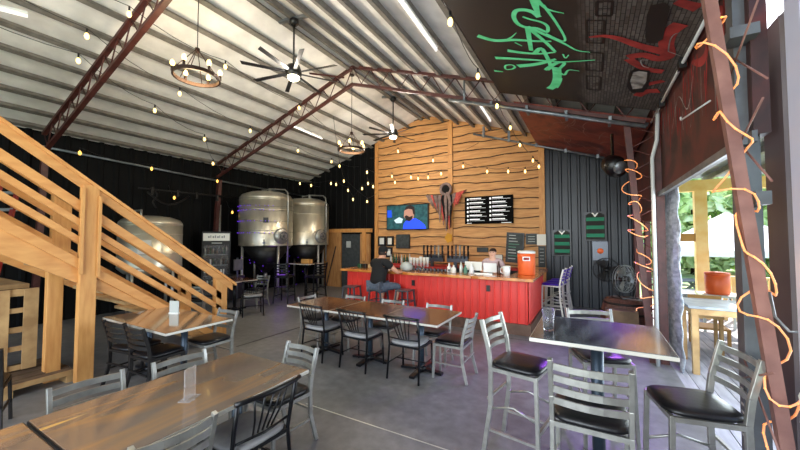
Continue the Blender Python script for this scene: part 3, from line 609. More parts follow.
# tables
table('dining_table','brown epoxy dining table with gold veins in the left foreground',-2.385,1.335,.85,1.33,.76,'epoxy_brown',[(0,-.35),(0,.35)],dark=-1)
table('dining_table','orange brown epoxy dining table cut off at the bottom left corner',-2.385,-.005,.85,1.30,.76,'epoxy_brown',[(0,-.35),(0,.35)],dark=1)
table('dining_table','glossy brown table in front of the wooden stairs',-4.82,2.37,1.56,.78,.76,'epoxy_brown',[(-.42,0),(.42,0)])
for k,(x,lab) in enumerate(((-3.71,'walnut topped table at the left end of the middle row'),(-2.86,'walnut topped table in the centre of the middle row'),(-2.02,'walnut topped table at the right end of the middle row'))):
    table('dining_table',lab,x,4.18,.83,.86,.76,'epoxy_walnut',[(0,0)],'tables in the middle row')
table('high_table','dark slate topped high table in the right foreground',.03,3.07,.86,.82,1.07,'epoxy_slate',[(0,0)],pr=.045)
# chairs
GC='silver ladder back chairs'
c0=ladder_chair('silver','black_vinyl','silver ladder back chair at the far end of the foreground table')
c0.location=(-2.24,2.26,0); c0.rotation_euler=(0,0,0)
# facing angle helper: chair faces +Y at rz 0
def put(src,x,y,face,label,group=None): return dup(src,(x,y,0),math.radians(face-90),label,group)
c0.location=(-2.40,2.09,0); c0.rotation_euler=(0,0,math.radians(176)); c0['group']=GC
put(c0,-2.88,1.02,-4,'silver ladder back chair on the stair side of the foreground table, nearer one',GC)
put(c0,-2.80,1.60,-4,'silver ladder back chair on the stair side of the foreground table, farther one',GC)
put(c0,-2.17,1.02,176,'silver ladder back chair at the bottom edge before the foreground table',GC)
put(c0,-4.06,4.36,0,'silver ladder back chair at the left end of the middle table row',GC)
put(c0,-3.58,4.52,-90,'silver ladder back chair on the bar side of the middle row, leftmost',GC)
put(c0,-2.81,4.50,-90,'silver ladder back chair on the bar side of the middle row, centre',GC)
put(c0,-2.01,4.52,-90,'silver ladder back chair on the bar side of the middle row, rightmost',GC)
put(c0,-1.60,4.27,180,'silver ladder back chair at the right end of the middle table row',GC)
put(c0,-4.62,2.72,-90,'silver ladder back chair on the far side of the table by the stairs',GC).location=(-4.45,2.72,0)
b0=ladder_chair('dark_iron','black_vinyl','dark ladder back chair at the stair side table, left of its twin')
GB='dark ladder back chairs at the stair side table'
b0['group']=GB; b0.location=(-5.02,2.13,0); b0.rotation_euler=(0,0,math.radians(8))
put(b0,-4.50,2.13,92,'dark ladder back chair at the stair side table, right of its twin',GB)
put(b0,-4.95,.82,160,'dark ladder back chair at the left edge of the photo before the pallets')
f0=fan_chair('black spindle back chair with grey seat at the foreground table'); GF='black spindle back chairs with grey seats'; f0['group']=GF
f0.location=(-2.12,1.56,0); f0.rotation_euler=(0,0,math.radians(88))
put(f0,-3.60,3.98,86,'black spindle back chair at the front of the middle row, leftmost of three',GF)
put(f0,-2.84,3.96,88,'black spindle back chair at the front of the middle row, centre of three',GF)
put(f0,-2.08,3.98,90,'black spindle back chair at the front of the middle row, rightmost of three',GF)
s0=ladder_chair('silver','black_vinyl','silver bar stool left of the high table','bar_stool','bar stool',.72,1.10,.42,4,True)
GS='silver bar stools around the high table'; s0['group']=GS
s0.location=(-.53,3.04,0); s0.rotation_euler=(0,0,math.radians(-12-90+0))
s0.rotation_euler=(0,0,math.radians(-100))
put(s0,-.02,2.42,90,'silver bar stool in front of the high table with its back to the camera',GS)
put(s0,.55,2.86,192,'silver bar stool right of the high table beside the lit post',GS)
put(s0,.06,3.62,-70,'silver bar stool behind the high table, seat seen below its top',GS)
# foreground stools at the back: purple light painted into seats and slats
u0=ladder_chair('silver_light','purple_lit_vinyl','purple lit bar stool beside the bar corner, nearest one','bar_stool','bar stool',.72,1.10,.38,4,True,'purple_lit_vinyl')
GP='purple lit bar stools beside the bar'; u0['group']=GP; u0.location=(-.78,8.55,0); u0.rotation_euler=(0,0,math.radians(85))
put(u0,-.72,9.0,170,'purple lit bar stool beside the bar corner, middle one',GP)
put(u0,-.68,9.45,178,'purple lit bar stool against the dark wall, farthest one',GP)
# dark seating near the tanks
table('high_table','small dark high table by the steel tanks with a tan box on it',-7.25,7.28,.75,.62,1.07,'epoxy_walnut',[(0,0)],pm='black_frame')
table('dining_table','small dark round edged table by the black wall behind the stairs',-7.75,5.35,.8,.7,.76,'epoxy_walnut',[(0,0)],pm='black_frame')
d0=ladder_chair('black_frame','black_vinyl','dark bar stool at the tank side high table, left one','bar_stool','bar stool',.72,1.12,.42,4,True)
GD='dark bar stools by the tanks'; d0['group']=GD; d0.location=(-7.5,6.72,0); d0.rotation_euler=(0,0,math.radians(20))
put(d0,-6.72,7.1,170,'dark bar stool at the tank side high table, right one',GD)
put(f0,-6.95,5.25,150,'black spindle back chair alone on the open floor before the tanks',GF)
put(c0,-7.65,5.9,-80,'silver ladder back chair behind the small table by the black wall',GC)
put(c0,-7.35,4.35,100,'silver ladder back chair half hidden behind the stair newel post',GC)
MB_=MB()
tb=slab([(-.14,-.09),(.14,-.09),(.14,.09),(-.14,.09)],0,.11).build('cardboard_box','toolbox_tan',bevel=.004); tb.location=(-7.2,7.25,1.07); tag(tb,'tan wooden box standing on the high table by the tanks','box')
# backless stools at the bar
def metal_stool(label):
    t=thing('bar_stool',label,'bar stool',(0,0,0),0,'square metal stools at the bar')
    t.scale=(1,1,.95)
    MB().box(-.16,-.16,.72,.16,.16,.75).build('seat','gun_metal',t,bevel=.01)
    for a in (-1,1):
        for b in (-1,1): MB().bar((a*.135,b*.135,.72),(a*.19,b*.19,0),.03,.03).build('leg','gun_metal',t)
    for z,r in ((.25,.172),(.5,.152)):
        m=MB()
        for a,b in (((-r,-r),(r,-r)),((r,-r),(r,r)),((r,r),(-r,r)),((-r,r),(-r,-r))): m.bar((*a,z),(*b,z),.02,.02)
        m.build('stretcher','gun_metal',t)
    return t
k0=metal_stool('square metal stool under the seated man'); k0.location=(-3.98,6.12,0)
dup(k0,(-3.42,6.28,0),0,'square metal stool pushed to the bar right of the seated man')
dup(k0,(-4.75,6.2,0),.1,'square metal stool at the left end of the bar')
# ---------------------------------------------------------------- tabletop things
t=thing('menu_stand','clear acrylic card stand on the foreground table','card stand',(-2.28,1.27,.76),math.radians(118))
MB().box(-.055,-.003,.004,.055,.003,.20).build('upright','acrylic',t); MB().box(-.055,-.04,0,.055,.04,.005).build('base','acrylic',t)
t=thing('menu_holder','small white card holder on the table by the stairs','card holder',(-5.02,2.56,.76),.4)
MB().box(-.07,-.02,0,.07,.02,.012).build('base','white_plastic',t); MB().box(-.068,-.006,.012,.068,.006,.17).build('card','chalk_white',t)
t=thing('drinking_glass','pint glass with a little dark drink on the high table','glass',(-.30,2.93,1.07)); t.scale=(1.15,1.15,1.15)
MB().lathe([(.030,0),(.033,.004),(.043,.15),(.040,.15),(.031,.012)],n=20).build('tumbler','glass_clear',t); MB().lathe([(.029,.013),(.033,.055),(.0,.055)],n=20).build('drink','soda',t)
# ---------------------------------------------------------------- stairs
SX0,SX1=-6.7,-5.6
rail=lambda y:3.88-.749*y
strg=lambda y:2.82-.745*y
t=thing('staircase','open yellow pine staircase descending along the left of the hall','staircase')
def slope_board(x0,x1,y0,y1,zt,off,th,name,par,mt='lumber',clampz=None):
    m=MB(); v=[]
    f=(lambda z:max(z,clampz)) if clampz is not None else (lambda z:z)
    for x in (x0,x1):
        v+=[(x,y0,f(zt(y0)+off)),(x,y1,f(zt(y1)+off)),(x,y1,f(zt(y1)+off-th)),(x,y0,f(zt(y0)+off-th))]
    m.add(v,[(0,1,2,3),(7,6,5,4),(0,4,5,1),(1,5,6,2),(2,6,7,3),(3,7,4,0)]); return m.build(name,mt,par,bevel=.004)
for x in (SX1,SX0):
    n='stringer'
    slope_board(x-.05,x,-.6,3.76,strg,-.115,.52,n,t,clampz=0); slope_board(x-.02,x+.035,-.6,3.74,strg,0,.13,'stringer_cap',t)
for x in (SX1,SX0):
    slope_board(x-.09,x+.07,-.6,3.86,rail,.0,.045,'handrail',t); slope_board(x+.0,x+.04,-.6,3.80,rail,-.045,.12,'rail_board',t)
    for off,th in ((-.33,.13),(-.56,.09),(-.78,.09)): slope_board(x+.0,x+.035,-.6,3.60,rail,off,th,'side_rail',t)
def post(x,y,wx,wy,z0,z1,name='post'): MB().box(x-wx/2,y-wy/2,z0,x+wx/2,y+wy/2,z1).build(name,'lumber_post',t,bevel=.005)
post(SX1+.01,1.80,.11,.165,0,rail(1.8)-.06); MB().box(SX1+.072,1.695,1.35,SX1+.1,1.73,rail(1.8)-.1).box(SX1+.072,1.87,1.3,SX1+.1,1.90,rail(1.9)-.12).build('post_trim','lumber_post',t)
post(SX1-.02,3.60,.11,.20,0,rail(3.6)-.05,'newel_post'); post(SX0-.02,3.60,.11,.20,0,rail(3.6)-.05,'newel_post'); post(SX0-.02,1.85,.12,.20,strg(1.85)-.3,rail(1.85)-.06)
post(-5.95,1.60,.10,.15,0,1.5); post(-6.6,.4,.12,.17,0,2.4)
k=0; y=3.55
while y>-.5:
    z=strg(y)-.02
    if z>.12: MB().box(SX0+.02,y-.28,z-.05,SX1-.06,y,z-.01).build('tread','pallet_wood',t)
    y-=.255
# landing/shelf behind with pallets
def pallet(name,label,loc,R):
    t=thing(name,label,'pallet',loc); t.rotation_euler=R
    for k in range(5): MB().box(-.6+k*.25,-.5,.12,-.6+k*.25+.13,.5,.14).build('deck_board','pallet_wood',t)
    for k in range(3): MB().box(-.6,-.5+k*.455,.05,.53,-.46+k*.455,.10).build('stringer','pallet_wood',t)
    for k in range(5): MB().box(-.6,-.5+k*.235,.10,.53,-.44+k*.235,.118).build('cross_board','pallet_wood',t)
    return t
pallet('wooden_pallet','wooden pallet standing upright under the stairs',(-6.35,1.0,.66),(math.radians(90),0,math.radians(90)))
pl2=thing('wooden_pallet','dark boarded wooden pallet lying flat on the floor under the stairs','pallet',(-6.12,1.15,0),math.radians(3))
for k in range(5): MB().box(-.5+k*.2,-.62,.12,-.5+k*.2+.14,.6,.14).build('deck_board','pallet_dark',pl2)
for k in range(3): MB().box(-.5,-.6+k*.55,.0,.45,-.5+k*.55,.12).build('stringer','pallet_wood',pl2)
MB().box(.43,-.62,.09,.46,.6,.145).build('edge_board','pallet_wood',pl2)
m=MB().box(-9.2,-.5,1.1,-6.9,1.6,1.16); tag(m.build('shelf_board','pallet_wood'),'wooden shelf board behind the stairs above the pallets','shelf')
# step ladder behind stairs
t=thing('step_ladder','red step ladder with pale steps behind the stairs','ladder',(-7.9,1.35,1.16),.3)
MB().bar((-.25,0,0),(-.2,.25,1.5),.03,.08).bar((.25,0,0),(.2,.25,1.5),.03,.08).build('rail','ladder_red',t)
for k in range(5): MB().box(-.24,.03+k*.045,.25+k*.27,.24,.13+k*.045,.29+k*.27).build('step','ladder_step',t)
# ---------------------------------------------------------------- tanks
def tank(name,cx,cy,r,z0,z1,label,dome=.3,leg=True,face=-.9,group=None):
    t=thing(name,label,'tank',(cx,cy,0),0,group)
    MB().lathe([(r,z0),(r,z0+.02),(r,z1)],n=40).build('shell','tank_steel',t)
    MB().lathe([(r,z1),(r*.985,z1+dome*.25),(r*.9,z1+dome*.55),(r*.6,z1+dome*.85),(r*.25,z1+dome*.98),(.03,z1+dome)],n=40).build('dome','tank_steel',t)
    m=MB()
    for z in (z0+.02,z0+(z1-z0)*.33,z0+(z1-z0)*.78,z1-.01): m.lathe([(r,z-.012),(r+.008,z),(r,z+.012)],n=40)
    m.build('weld_band','tank_steel',t)
    if leg:
        MB().lathe([(.10,z0-r*1.05),(r*.97,z0)],n=40).build('cone','tank_cone',t)
        MB().tube([(0,0,z0-r*1.05),(0,0,z0-r*1.05-.2)],.05,10).build('drain','silver',t)
        for a in (-.2,1.37,2.94,4.51): MB().tube([(r*.93*math.cos(a),r*.93*math.sin(a),z0+.05),(r*.93*math.cos(a),r*.93*math.sin(a),0)],.038,10).build('leg','silver',t)
    else:
        MB().lathe([(r,z0),(r*.8,z0-.12),(.1,z0-.2)][::-1],n=30).build('bottom_dish','tank_steel',t)
        for a in (.5,2.07,3.64,5.2): MB().tube([(r*.85*math.cos(a),r*.85*math.sin(a),z0),(r*.85*math.cos(a),r*.85*math.sin(a),0)],.035,8).build('leg','silver',t)
    return t
def manway(t,r,z,a,mr=.24):
    R=Matrix.Rotation(a,3,'Z')@Matrix.Rotation(PI/2,3,'Y'); c=(r*math.cos(a),r*math.sin(a),z)
    h=MB().lathe([(mr,-.06),(mr,.05),(mr*.9,.07),(mr*.5,.09),(.02,.1)],c,28,R).build('manway','silver',t)
    m=MB(); n=Vector((math.cos(a),math.sin(a),0)); u=Vector((-n.y,n.x,0)); C=Vector(c)+n*.13
    m.tube([C+u*.12*math.cos(b)+Vector((0,0,.12*math.sin(b))) for b in [2*PI*j/16 for j in range(16)]],.01,6,closed=True)
    for b in (0,PI/3,2*PI/3): d=u*.12*math.cos(b)+Vector((0,0,.12*math.sin(b))); m.tube([C-d,C+d],.008,5)
    m.tube([C,C-n*.1],.02,6); m.build('handwheel','gun_metal',h)
def valves(t,r,z,a):
    n=Vector((math.cos(a),math.sin(a),0)); c=Vector((r*n.x,r*n.y,z)); MB().tube([c,c+n*.12],.035,8).tube([c+n*.06+Vector((0,0,-.1)),c+n*.06+Vector((0,0,.1))],.012,6).build('sample_valve','gun_metal',t)
def pipes(t,pts): MB().tube(pts,.022,8).build('pipe','silver',t)
GT='tall conical steel fermenter tanks'
A=tank('fermenter_tank',-8.82,7.13,.79,1.56,2.96,'tall conical steel fermenter tank, front left one with purple glow',group=GT)
B=tank('fermenter_tank',-8.85,8.86,.79,1.56,2.92,'tall conical steel fermenter tank, rear right one beside the plywood room',group=GT)
for T,r in ((A,.79),(B,.79)):
    manway(T,r,1.86,-.12,.24); valves(T,r,1.66,-.75)
    a=.12; e=Vector((math.cos(a),math.sin(a),0))*(r+.06); pipes(T,[(-.1,-.1,3.15),(-.1,-.1,3.28),(.2,0,3.32),(e.x-.15,e.y,3.28),(e.x-.03,e.y,3.19),(e.x,e.y,3.0),(e.x,e.y,1.0)])
    MB().tube([(.15,0,3.15),(.15,0,3.34)],.05,10).build('fitting','silver',T)
b=-.85;n_=Vector((math.cos(b+.15),math.sin(b+.15),0)); R=Matrix.Rotation(b+.15,3,'Z'); c=n_*.79; MB().box(c.x-.01,c.y-.07,2.25,c.x+.015,c.y+.07,2.40,R=R).build('name_plate','black_plastic',A)
Cc=tank('bright_tank',-8.95,4.02,.62,1.12,2.1,'small domed steel tank seen through the stair rails',dome=.22,leg=False)
Rp=Matrix.Rotation(-.6,3,'Z'); n_=Vector((math.cos(-.6),math.sin(-.6),0)); c=n_*.635
MB().box(c.x-.01,c.y-.12,1.45,c.x+.012,c.y+.12,1.75,R=Rp).build('data_sheet','paper',Cc)
pipes(Cc,[(.2,-.3,2.25),(.2,-.3,2.42),(-.2,-.3,2.42),(-.2,-.3,2.2)]); 
m=MB().tube([(-9.75,6.2,2.8),(-9.75,6.2,0)],.03,8); tag(m.build('vertical_pipe','silver'),'thin vertical steel pipe between the fridge and the tanks','pipe')
# purple led strings wrapped round front tank
t=thing('led_string','purple led string wound around the front steel tank','string light',(-8.82,7.13,0))
m=MB()
for z in (1.95,2.3,2.62,2.75): m.tube([(.805*math.cos(a),.805*math.sin(a),z+.03*math.sin(3*a)) for a in [2*PI*k/30 for k in range(30)]],.004,4,closed=True)
m.build('wire','black_plastic',t); m=MB(); rr=random.Random(5)
leds=[(.812*math.cos(a),.812*math.sin(a),z) for z in (1.95,2.3,2.62,2.75) for a in [-PI*.95+.16*k+rr.uniform(-.04,.04) for k in range(17)]]
for k in range(60): leds.append((rr.uniform(-.1,1.2),rr.uniform(-1.0,.6),rr.uniform(.35,1.25)))
for i,p in enumerate(leds[:95]): MB().lathe([(.002,-.011),(.011,0),(.002,.011)],p,6).build('led','purple_led',t)
path=[leds[68+k] for k in range(0,50,2)]; path=sorted(path,key=lambda q:q[2]); MB().tube(path,.003,4).build('cord','black_plastic',t)
light('tank_purple_glow','POINT',(-7.9,6.9,.7),3,(.35,.1,1),.2,parent=None)
# black drum / equipment between tanks and floor
t=thing('equipment_cart','dark equipment cart with a pale control box under the front tank','cart',(-8.9,6.0,0))
MB().box(-.3,-.25,.1,.3,.25,.75).build('cabinet','drum',t,bevel=.02)
MB().box(.301,-.12,.9,.34,.14,1.2).build('control_box','steel_grey',t); MB().bar((.3,0,.1),(.3,0,1.25),.04,.04).build('mast','gun_metal',t)
# drinks fridge
t=thing('drinks_fridge','tall glass door drinks fridge with lit white header sign','fridge',(-9.50,5.95,0),math.radians(-32))
MB().box(-.32,-.36,0,.30,.36,1.98).build('cabinet','black_plastic',t); hd_=MB().box(.301,-.33,1.72,.33,.33,1.93).build('header_sign','fridge_white',t)
m=MB()
for k,q in enumerate((.05,.03,.05,.04,.06,.03,.05,.04)): m.box(.331,-.21+.055*k,1.80,.333,-.21+.055*k+q*.8,1.80+.05+.02*(k%2))
m.build('sign_lettering','galvanised',hd_)
MB().box(.331,-.12,1.64,.333,.14,1.67).build('door_lettering','chalk_white',t)
for k in range(4): MB().box(.30,-.30,.42+.3*k,.315,.30,.44+.3*k).build('shelf','galvanised',t)
MB().box(.322,-.31,.2,.328,.31,1.60).build('glass_door','glass_clear',t)
rr=random.Random(8)
for k in range(4):
    for j in range(9):
        MB().tube([(.308,-.27+.066*j,.445+.3*k),(.308,-.27+.066*j,.60+.3*k+rr.uniform(0,.05))],.008 if 0 else .02,6).build('can',rr.choice(['white_plastic','bottle_green','silver','bottle_brown','chalkboard']),t)
def text(name,s,size,loc,rot,mt,par=None,ext=.001):
    cu=bpy.data.curves.new(name,'FONT'); cu.body=s; cu.size=size; cu.extrude=ext; cu.align_x='CENTER'; cu.align_y='CENTER'
    o=bpy.data.objects.new(name,cu); COL.objects.link(o); o.location=loc; o.rotation_euler=rot; cu.materials.append(M[mt])
    if par: o.parent=par
    return o
# plywood cool room at the back left with dark door
t=thing('plywood_room','plywood room front with pale header board in the back left corner','partition',(0,0,0))
MB().box(-8.8,9.75,0,-8.0,9.83,2.02).box(-7.12,9.75,0,-6.72,9.83,1.95).build('plywood_panel','plywood',t)
MB().box(-8.85,9.70,2.0,-6.66,9.85,2.13).build('header_board','cedar_trim',t)
MB().box(-7.0,9.69,1.0,-6.86,9.75,2.0).build('jamb','cedar_trim',t)
d=MB().box(-7.97,9.78,.02,-7.14,9.82,1.94).build('door','chalkboard',t); MB().box(-7.75,9.765,1.45,-7.55,9.78,1.68).build('notice','chalk_white',d); d['label']='dark door with a pale notice'
m=MB().bar((-8.55,9.6,.02),(-8.2,9.72,1.5),.02,.03); tag(m.build('broom_handle','black_plastic'),'dark broom handle leaning on the plywood partition','broom')
# ---------------------------------------------------------------- things on the wood wall
YW=9.92
t=thing('television','wall mounted television showing a bearded man in a blue shirt','television',(-5.31,YW,2.5))
MB().box(-.80,-.02,-.43,.78,.04,.42).build('housing','black_plastic',t,bevel=.005)
scn=MB().box(-.77,-.024,-.40,.75,-.021,.39).build('screen','screen_dark',t)
F=lambda u,v:(u,-.0265,v)
def sp(name,P,mt,par,y=-.0265): return MB().prism(P,lambda u,v:(u,y,v),(0,.001,0)).build(name,mt,par)
sp('picture_shirt',[(-.15,-.40),(-.12,-.22),(-.02,-.12),(.12,-.06),(.32,-.05),(.5,-.15),(.66,-.28),(.70,-.40)],'blue_shirt',scn)
sp('picture_face',[(-.12,.02),(-.10,.2),(-.03,.32),(.12,.36),(.24,.30),(.28,.1),(.25,-.05),(.14,-.12),(.02,-.12),(-.06,-.06)],'screen_skin',scn,-.0275)
sp('picture_hair',[(-.10,.22),(-.03,.35),(.14,.39),(.28,.32),(.31,.05),(.24,.08),(.2,.24),(.05,.27)],'screen_hair',scn,-.0285)
sp('picture_beard',[(-.09,.02),(-.02,.06),(.1,.0),(.22,.04),(.2,-.08),(.1,-.15),(-.03,-.12)],'screen_hair',scn,-.0285)
sp('picture_hand',[(-.5,-.1),(-.3,0),(-.15,-.06),(-.2,-.2),(-.42,-.2)],'screen_white',scn)
sp('picture_corner',[(-.77,.0),(-.77,.25),(-.6,.25),(-.58,0)],'screen_blue',scn)
# menu board
t=thing('menu_board','black beer menu board with two columns of white lines','menu board',(-2.6,YW,2.63))
MB().box(-.71,-.02,-.41,.71,.03,.41).build('panel','menu_black',t)
rr=random.Random(11); m=MB(); 
for c_ in (0,1):
    for k in range(6):
        x=-.64+.68*c_; z=.33-.125*k
        MB().box(x,-.024,z-.03,x+.05,-.021,z+.03).build('tap_number','menu_text',t)
        m.box(x+.08,-.024,z+.006,x+.08+rr.uniform(.3,.42),-.021,z+.036); m.box(x+.08,-.024,z-.022,x+.08+rr.uniform(.42,.54),-.021,z-.014)
m.box(-.64,-.024,-.395,-.5,-.021,-.38); m.box(.38,-.024,-.395,.66,-.021,-.38); m.build('menu_lines','menu_text',t)
# hanging scary figure of rags
t=thing('hanging_figure','hooded halloween figure of grey and red rags with outstretched arms','decoration',(-3.9,YW-.05,3.3))
MB().tube([(.17*math.cos(a),-.04,.17*math.sin(a)+.02) for a in [2*PI*k/20 for k in range(20)]],.045,8,closed=True).build('hood','mask_grey',t)
MB().lathe([(.15,0),(.12,.03),(.03,.05)],(0,-.02,.02),20,Matrix.Rotation(PI/2,3,'X')).build('face','rag_black',t)
rr=random.Random(21)
MB().tube([(-.66,0,-.10),(-.3,0,-.16),(0,0,-.18),(.3,0,-.14),(.66,0,-.04)],.014,6).build('crossbar','rag_black',t)
def rag(x0,z0,x1,z1,w_,mt,nm='rag'):
    m=MB(); N=6; L=[];y=-.03-rr.uniform(0,.08)
    for j in range(N+1):
        u=j/N; x=x0+(x1-x0)*u+rr.uniform(-.015,.015); z=z0+(z1-z0)*u; ww=w_*(1-.75*u**2)*rr.uniform(.8,1.1); L.append((x,z,ww))
    for (a,b,c_),(d_,e,f_) in zip(L,L[1:]): m.add([(a-c_/2,y,b),(a+c_/2,y-.015,b),(d_+f_/2,y-.015,e),(d_-f_/2,y,e),(a-c_/2,y+.02,b),(a+c_/2,y+.005,b),(d_+f_/2,y+.005,e),(d_-f_/2,y+.02,e)],[(0,3,2,1),(4,5,6,7),(0,1,5,4),(1,2,6,5),(2,3,7,6),(3,0,4,7)])
    m.build(nm,mt,t)
for k in range(40):
    u=-.64+1.28*k/39+rr.uniform(-.015,.015); au=abs(u); zt=-.17+(.22*max(0,au-.12) if u>0 else .08*max(0,au-.12))
    if u<0: ln=.62-.35*max(0,au-.45)*3+rr.uniform(-.28,.05) if au>.2 else .95+rr.uniform(-.35,.2)
    else: ln=.50-.5*max(0,au-.3)+rr.uniform(-.22,.05) if au>.2 else 1.05+rr.uniform(-.4,.15)
    if au<.2: mt=('mask_grey','rag_black','mask_grey','rag_red')[k%4]
    elif u>0: mt='rag_red' if k%3 else 'mask_grey'
    else: mt=('mask_grey','mask_grey','rag_red','mask_grey')[k%4]
    rag(u,zt,u*.72+rr.uniform(-.05,.05),zt-ln,.075 if au>.2 else .09,mt)
for s_ in (-1,1): rag(s_*.08,-.08,s_*.2,-.5,.12,'mask_grey')
# yellow star shape sign below
y_=MB().prism([(.14*math.cos(a)*(1 if k%2 else .75),.17*math.sin(a)*(1 if k%2 else .8)) for k,a in enumerate([2*PI*j/10 for j in range(10)])],lambda u,v:(-3.84+u,YW-.02,1.80+v),(0,.03,0)); tag(y_.build('bandana','yellow_cloth'),'yellow cloth shape pinned below the hanging figure','cloth')
# frames and boards
def framed(x0,z0,x1,z1,inner,name,label,cat,fm='black_plastic',bd=.03,group=None):
    t=thing(name,label,cat,((x0+x1)/2,YW,(z0+z1)/2),0,group); a,b=(x1-x0)/2,(z1-z0)/2
    MB().box(-a,-.01,-b,a,.04,b).build('frame',fm,t); MB().box(-a+bd,-.016,-b+bd,a-bd,-.011,b-bd).build('picture',inner,t); return t
framed(-6.46,1.52,-6.16,1.86,'paper','picture_frame','black framed white certificate left of its neighbour above the seated man','framed certificate',bd=.06,group='framed certificates')
framed(-6.12,1.52,-5.85,1.86,'paper','picture_frame','black framed white certificate right of its neighbour above the seated man','framed certificate',bd=.06,group='framed certificates')
framed(-6.15,1.14,-5.9,1.48,'paper','picture_frame','black framed white certificate, lowest of three, beside the seated man','framed certificate',bd=.06,group='framed certificates')
p=framed(-5.74,1.45,-5.22,1.92,'chalkboard','poster','dark grey poster on the wood wall below the television','poster',bd=.01)
c=framed(-2.1,1.1,-1.62,1.95,'chalkboard','chalkboard','tall tilted chalkboard menu behind the bar near the orange cooler','chalkboard',bd=.03); c.rotation_euler=(0,.06,0)
rr=random.Random(31)
for k in range(9): MB().box(-.17,-.02,.33-.082*k,-.17+rr.uniform(.18,.34),-.017,.355-.082*k).build('chalk_line','chalk_green' if k in(3,4,7) else 'chalk_white',c)
c=framed(-1.56,1.62,-1.24,1.92,'chalkboard','chalkboard','small chalkboard high behind the orange cooler','chalkboard',bd=.02)
for k in range(3): MB().box(-.10,-.02,.06-.07*k,.08,-.017,.08-.07*k).build('chalk_line','chalk_white',c)
c=framed(-1.24,1.0,-1.06,1.58,'chalkboard','chalkboard','narrow chalkboard at the right edge of the wood wall','chalkboard',bd=.015)
for k in range(5): MB().box(-.05,-.02,.2-.09*k,.05,-.017,.215-.09*k).build('chalk_line','chalk_white',c)
m=MB().box(-1.27,YW-.02,1.60,-1.04,YW-.012,1.90); tag(m.build('notice_sheet','paper'),'white paper notice at the right edge of the wood wall','notice')
framed(-2.95,1.38,-2.62,1.52,'chalkboard','picture_frame','small dark sign on the wood wall left of the bartender','sign',bd=.015)
framed(-2.42,1.12,-2.2,1.32,'paper','picture_frame','small white sign on the wood wall right of the bartender','sign',bd=.01)
# jerseys on the dark wall
def jersey(x,z,w_,h,label,c1,c2):
    t=thing('framed_jersey',label,'framed jersey',(x,YW,z),0,'framed striped jerseys')
    MB().box(-w_/2,0,-h/2,w_/2,.05,h/2).build('frame','black_frame',t)
    a=w_/2-.03;b=h/2-.03
    MB().prism([(-a,-b),(a,-b),(a,b-.06),(a*.55,b),(.08,b),(0,b-.06),(-.08,b),(-a*.55,b),(-a,b-.06)],lambda u,v:(u,-.012,v),(0,.01,0)).build('shirt','jersey_dark',t)
    for k in range(3): MB().box(-a+.01,-.016,-b+.06+k*(2*b/3.3),a-.01,-.0125,-b+.06+k*(2*b/3.3)+.09).build('stripe',c1 if k else c2,t)
    MB().prism([(-.08,b),(-.05,b),(0,b-.05),(.05,b),(.08,b),(0,b-.11)],lambda u,v:(u,-.02,v),(0,.006,0)).build('collar','white_plastic',t)
jersey(-.65,1.67,.44,.70,'framed green and brown striped jersey, lower left one','jersey_green','jersey_green')
jersey(.12,2.10,.48,.74,'framed green striped jersey, upper right one','jersey_green','jersey_green')
t=thing('wall_sign','grey sign with an orange round emblem under the right jersey','sign',(.22,YW+.02,1.47))
MB().box(-.17,0,-.24,.17,.02,.24).build('panel','gun_metal',t); MB().lathe([(.07,0),(.07,.01),(.01,.012)],(0,0,.0),20,Matrix.Rotation(PI/2,3,'X')).build('emblem','orange_plastic',t)
# wall fan and barrel fan
def cage_fan(name,label,loc,r,rzv,mt,cagem,stand):
    t=thing(name,label,'fan',loc,rzv)
    m=MB()
    for rr_,yy in ((r,0),(r*.99,-.05),(r*.99,.05),(r*.6,-.075),(r*.3,-.085)): m.tube([(rr_*math.cos(a),yy,rr_*math.sin(a)) for a in [2*PI*k/28 for k in range(28)]],.010 if yy==0 else .004,5,closed=True)
    for k in range(24):
        a=2*PI*k/24; c,s_=math.cos(a),math.sin(a); m.tube([(r*c,0,r*s_),(r*.85*c,-.06,r*.85*s_),(.05*c,-.09,.05*s_)],.0028,4)
    m.build('cage',cagem,t)
    MB().lathe([(.05,-.08),(.06,0),(.07,.12),(.02,.14)],(0,0,0),14,Matrix.Rotation(-PI/2,3,'X')).build('motor',mt,t)
    for k in range(3):
        a=2*PI*k/3; R=Matrix.Rotation(a,3,'Y'); vs=[R@Vector(v) for v in ((.04,-.02,-.04),(r*.85,-.03,-.10),(r*.88,.02,.10),(.04,.02,.05),(.04,-.015,-.04),(r*.85,-.025,-.10),(r*.88,.025,.10),(.04,.025,.05))]
        MB().add(vs,[(0,3,2,1),(4,5,6,7),(0,1,5,4),(1,2,6,5),(2,3,7,6),(3,0,4,7)]).build('blade',cagem,t)
    if stand=='wall': MB().box(-.04,.12,-.04,.04,.22,.04).build('bracket',mt,t)
    else: MB().tube([(-r-.02,0,0),(-r-.04,0,-r*.8),(-r*.6,-.05,-r-.10),(r*.6,-.05,-r-.10),(r+.04,0,-r*.8),(r+.02,0,0)],.012,6).tube([(-r*.6,.14,-r-.10),(-r*.6,-.14,-r-.10)],.012,6).tube([(r*.6,.14,-r-.10),(r*.6,-.14,-r-.10)],.012,6).build('stand',mt,t)
cage_fan('wall_fan','round black cage fan mounted on the dark back wall',(.33,9.7,1.02),.28,0,'black_plastic','dark_iron','wall')
cage_fan('floor_fan','pale metal cage fan standing on the barrel',(.52,7.2,1.075),.24,math.radians(50),'black_plastic','galvanised','floor')
t=thing('barrel','dark wooden barrel with iron hoops near the right wall','barrel',(.52,7.2,0))
MB().lathe([(.30,0),(.35,.15),(.385,.37),(.36,.58),(.31,.72),(.29,.72),(.29,.70)],n=28).build('staves','barrel_wood',t)
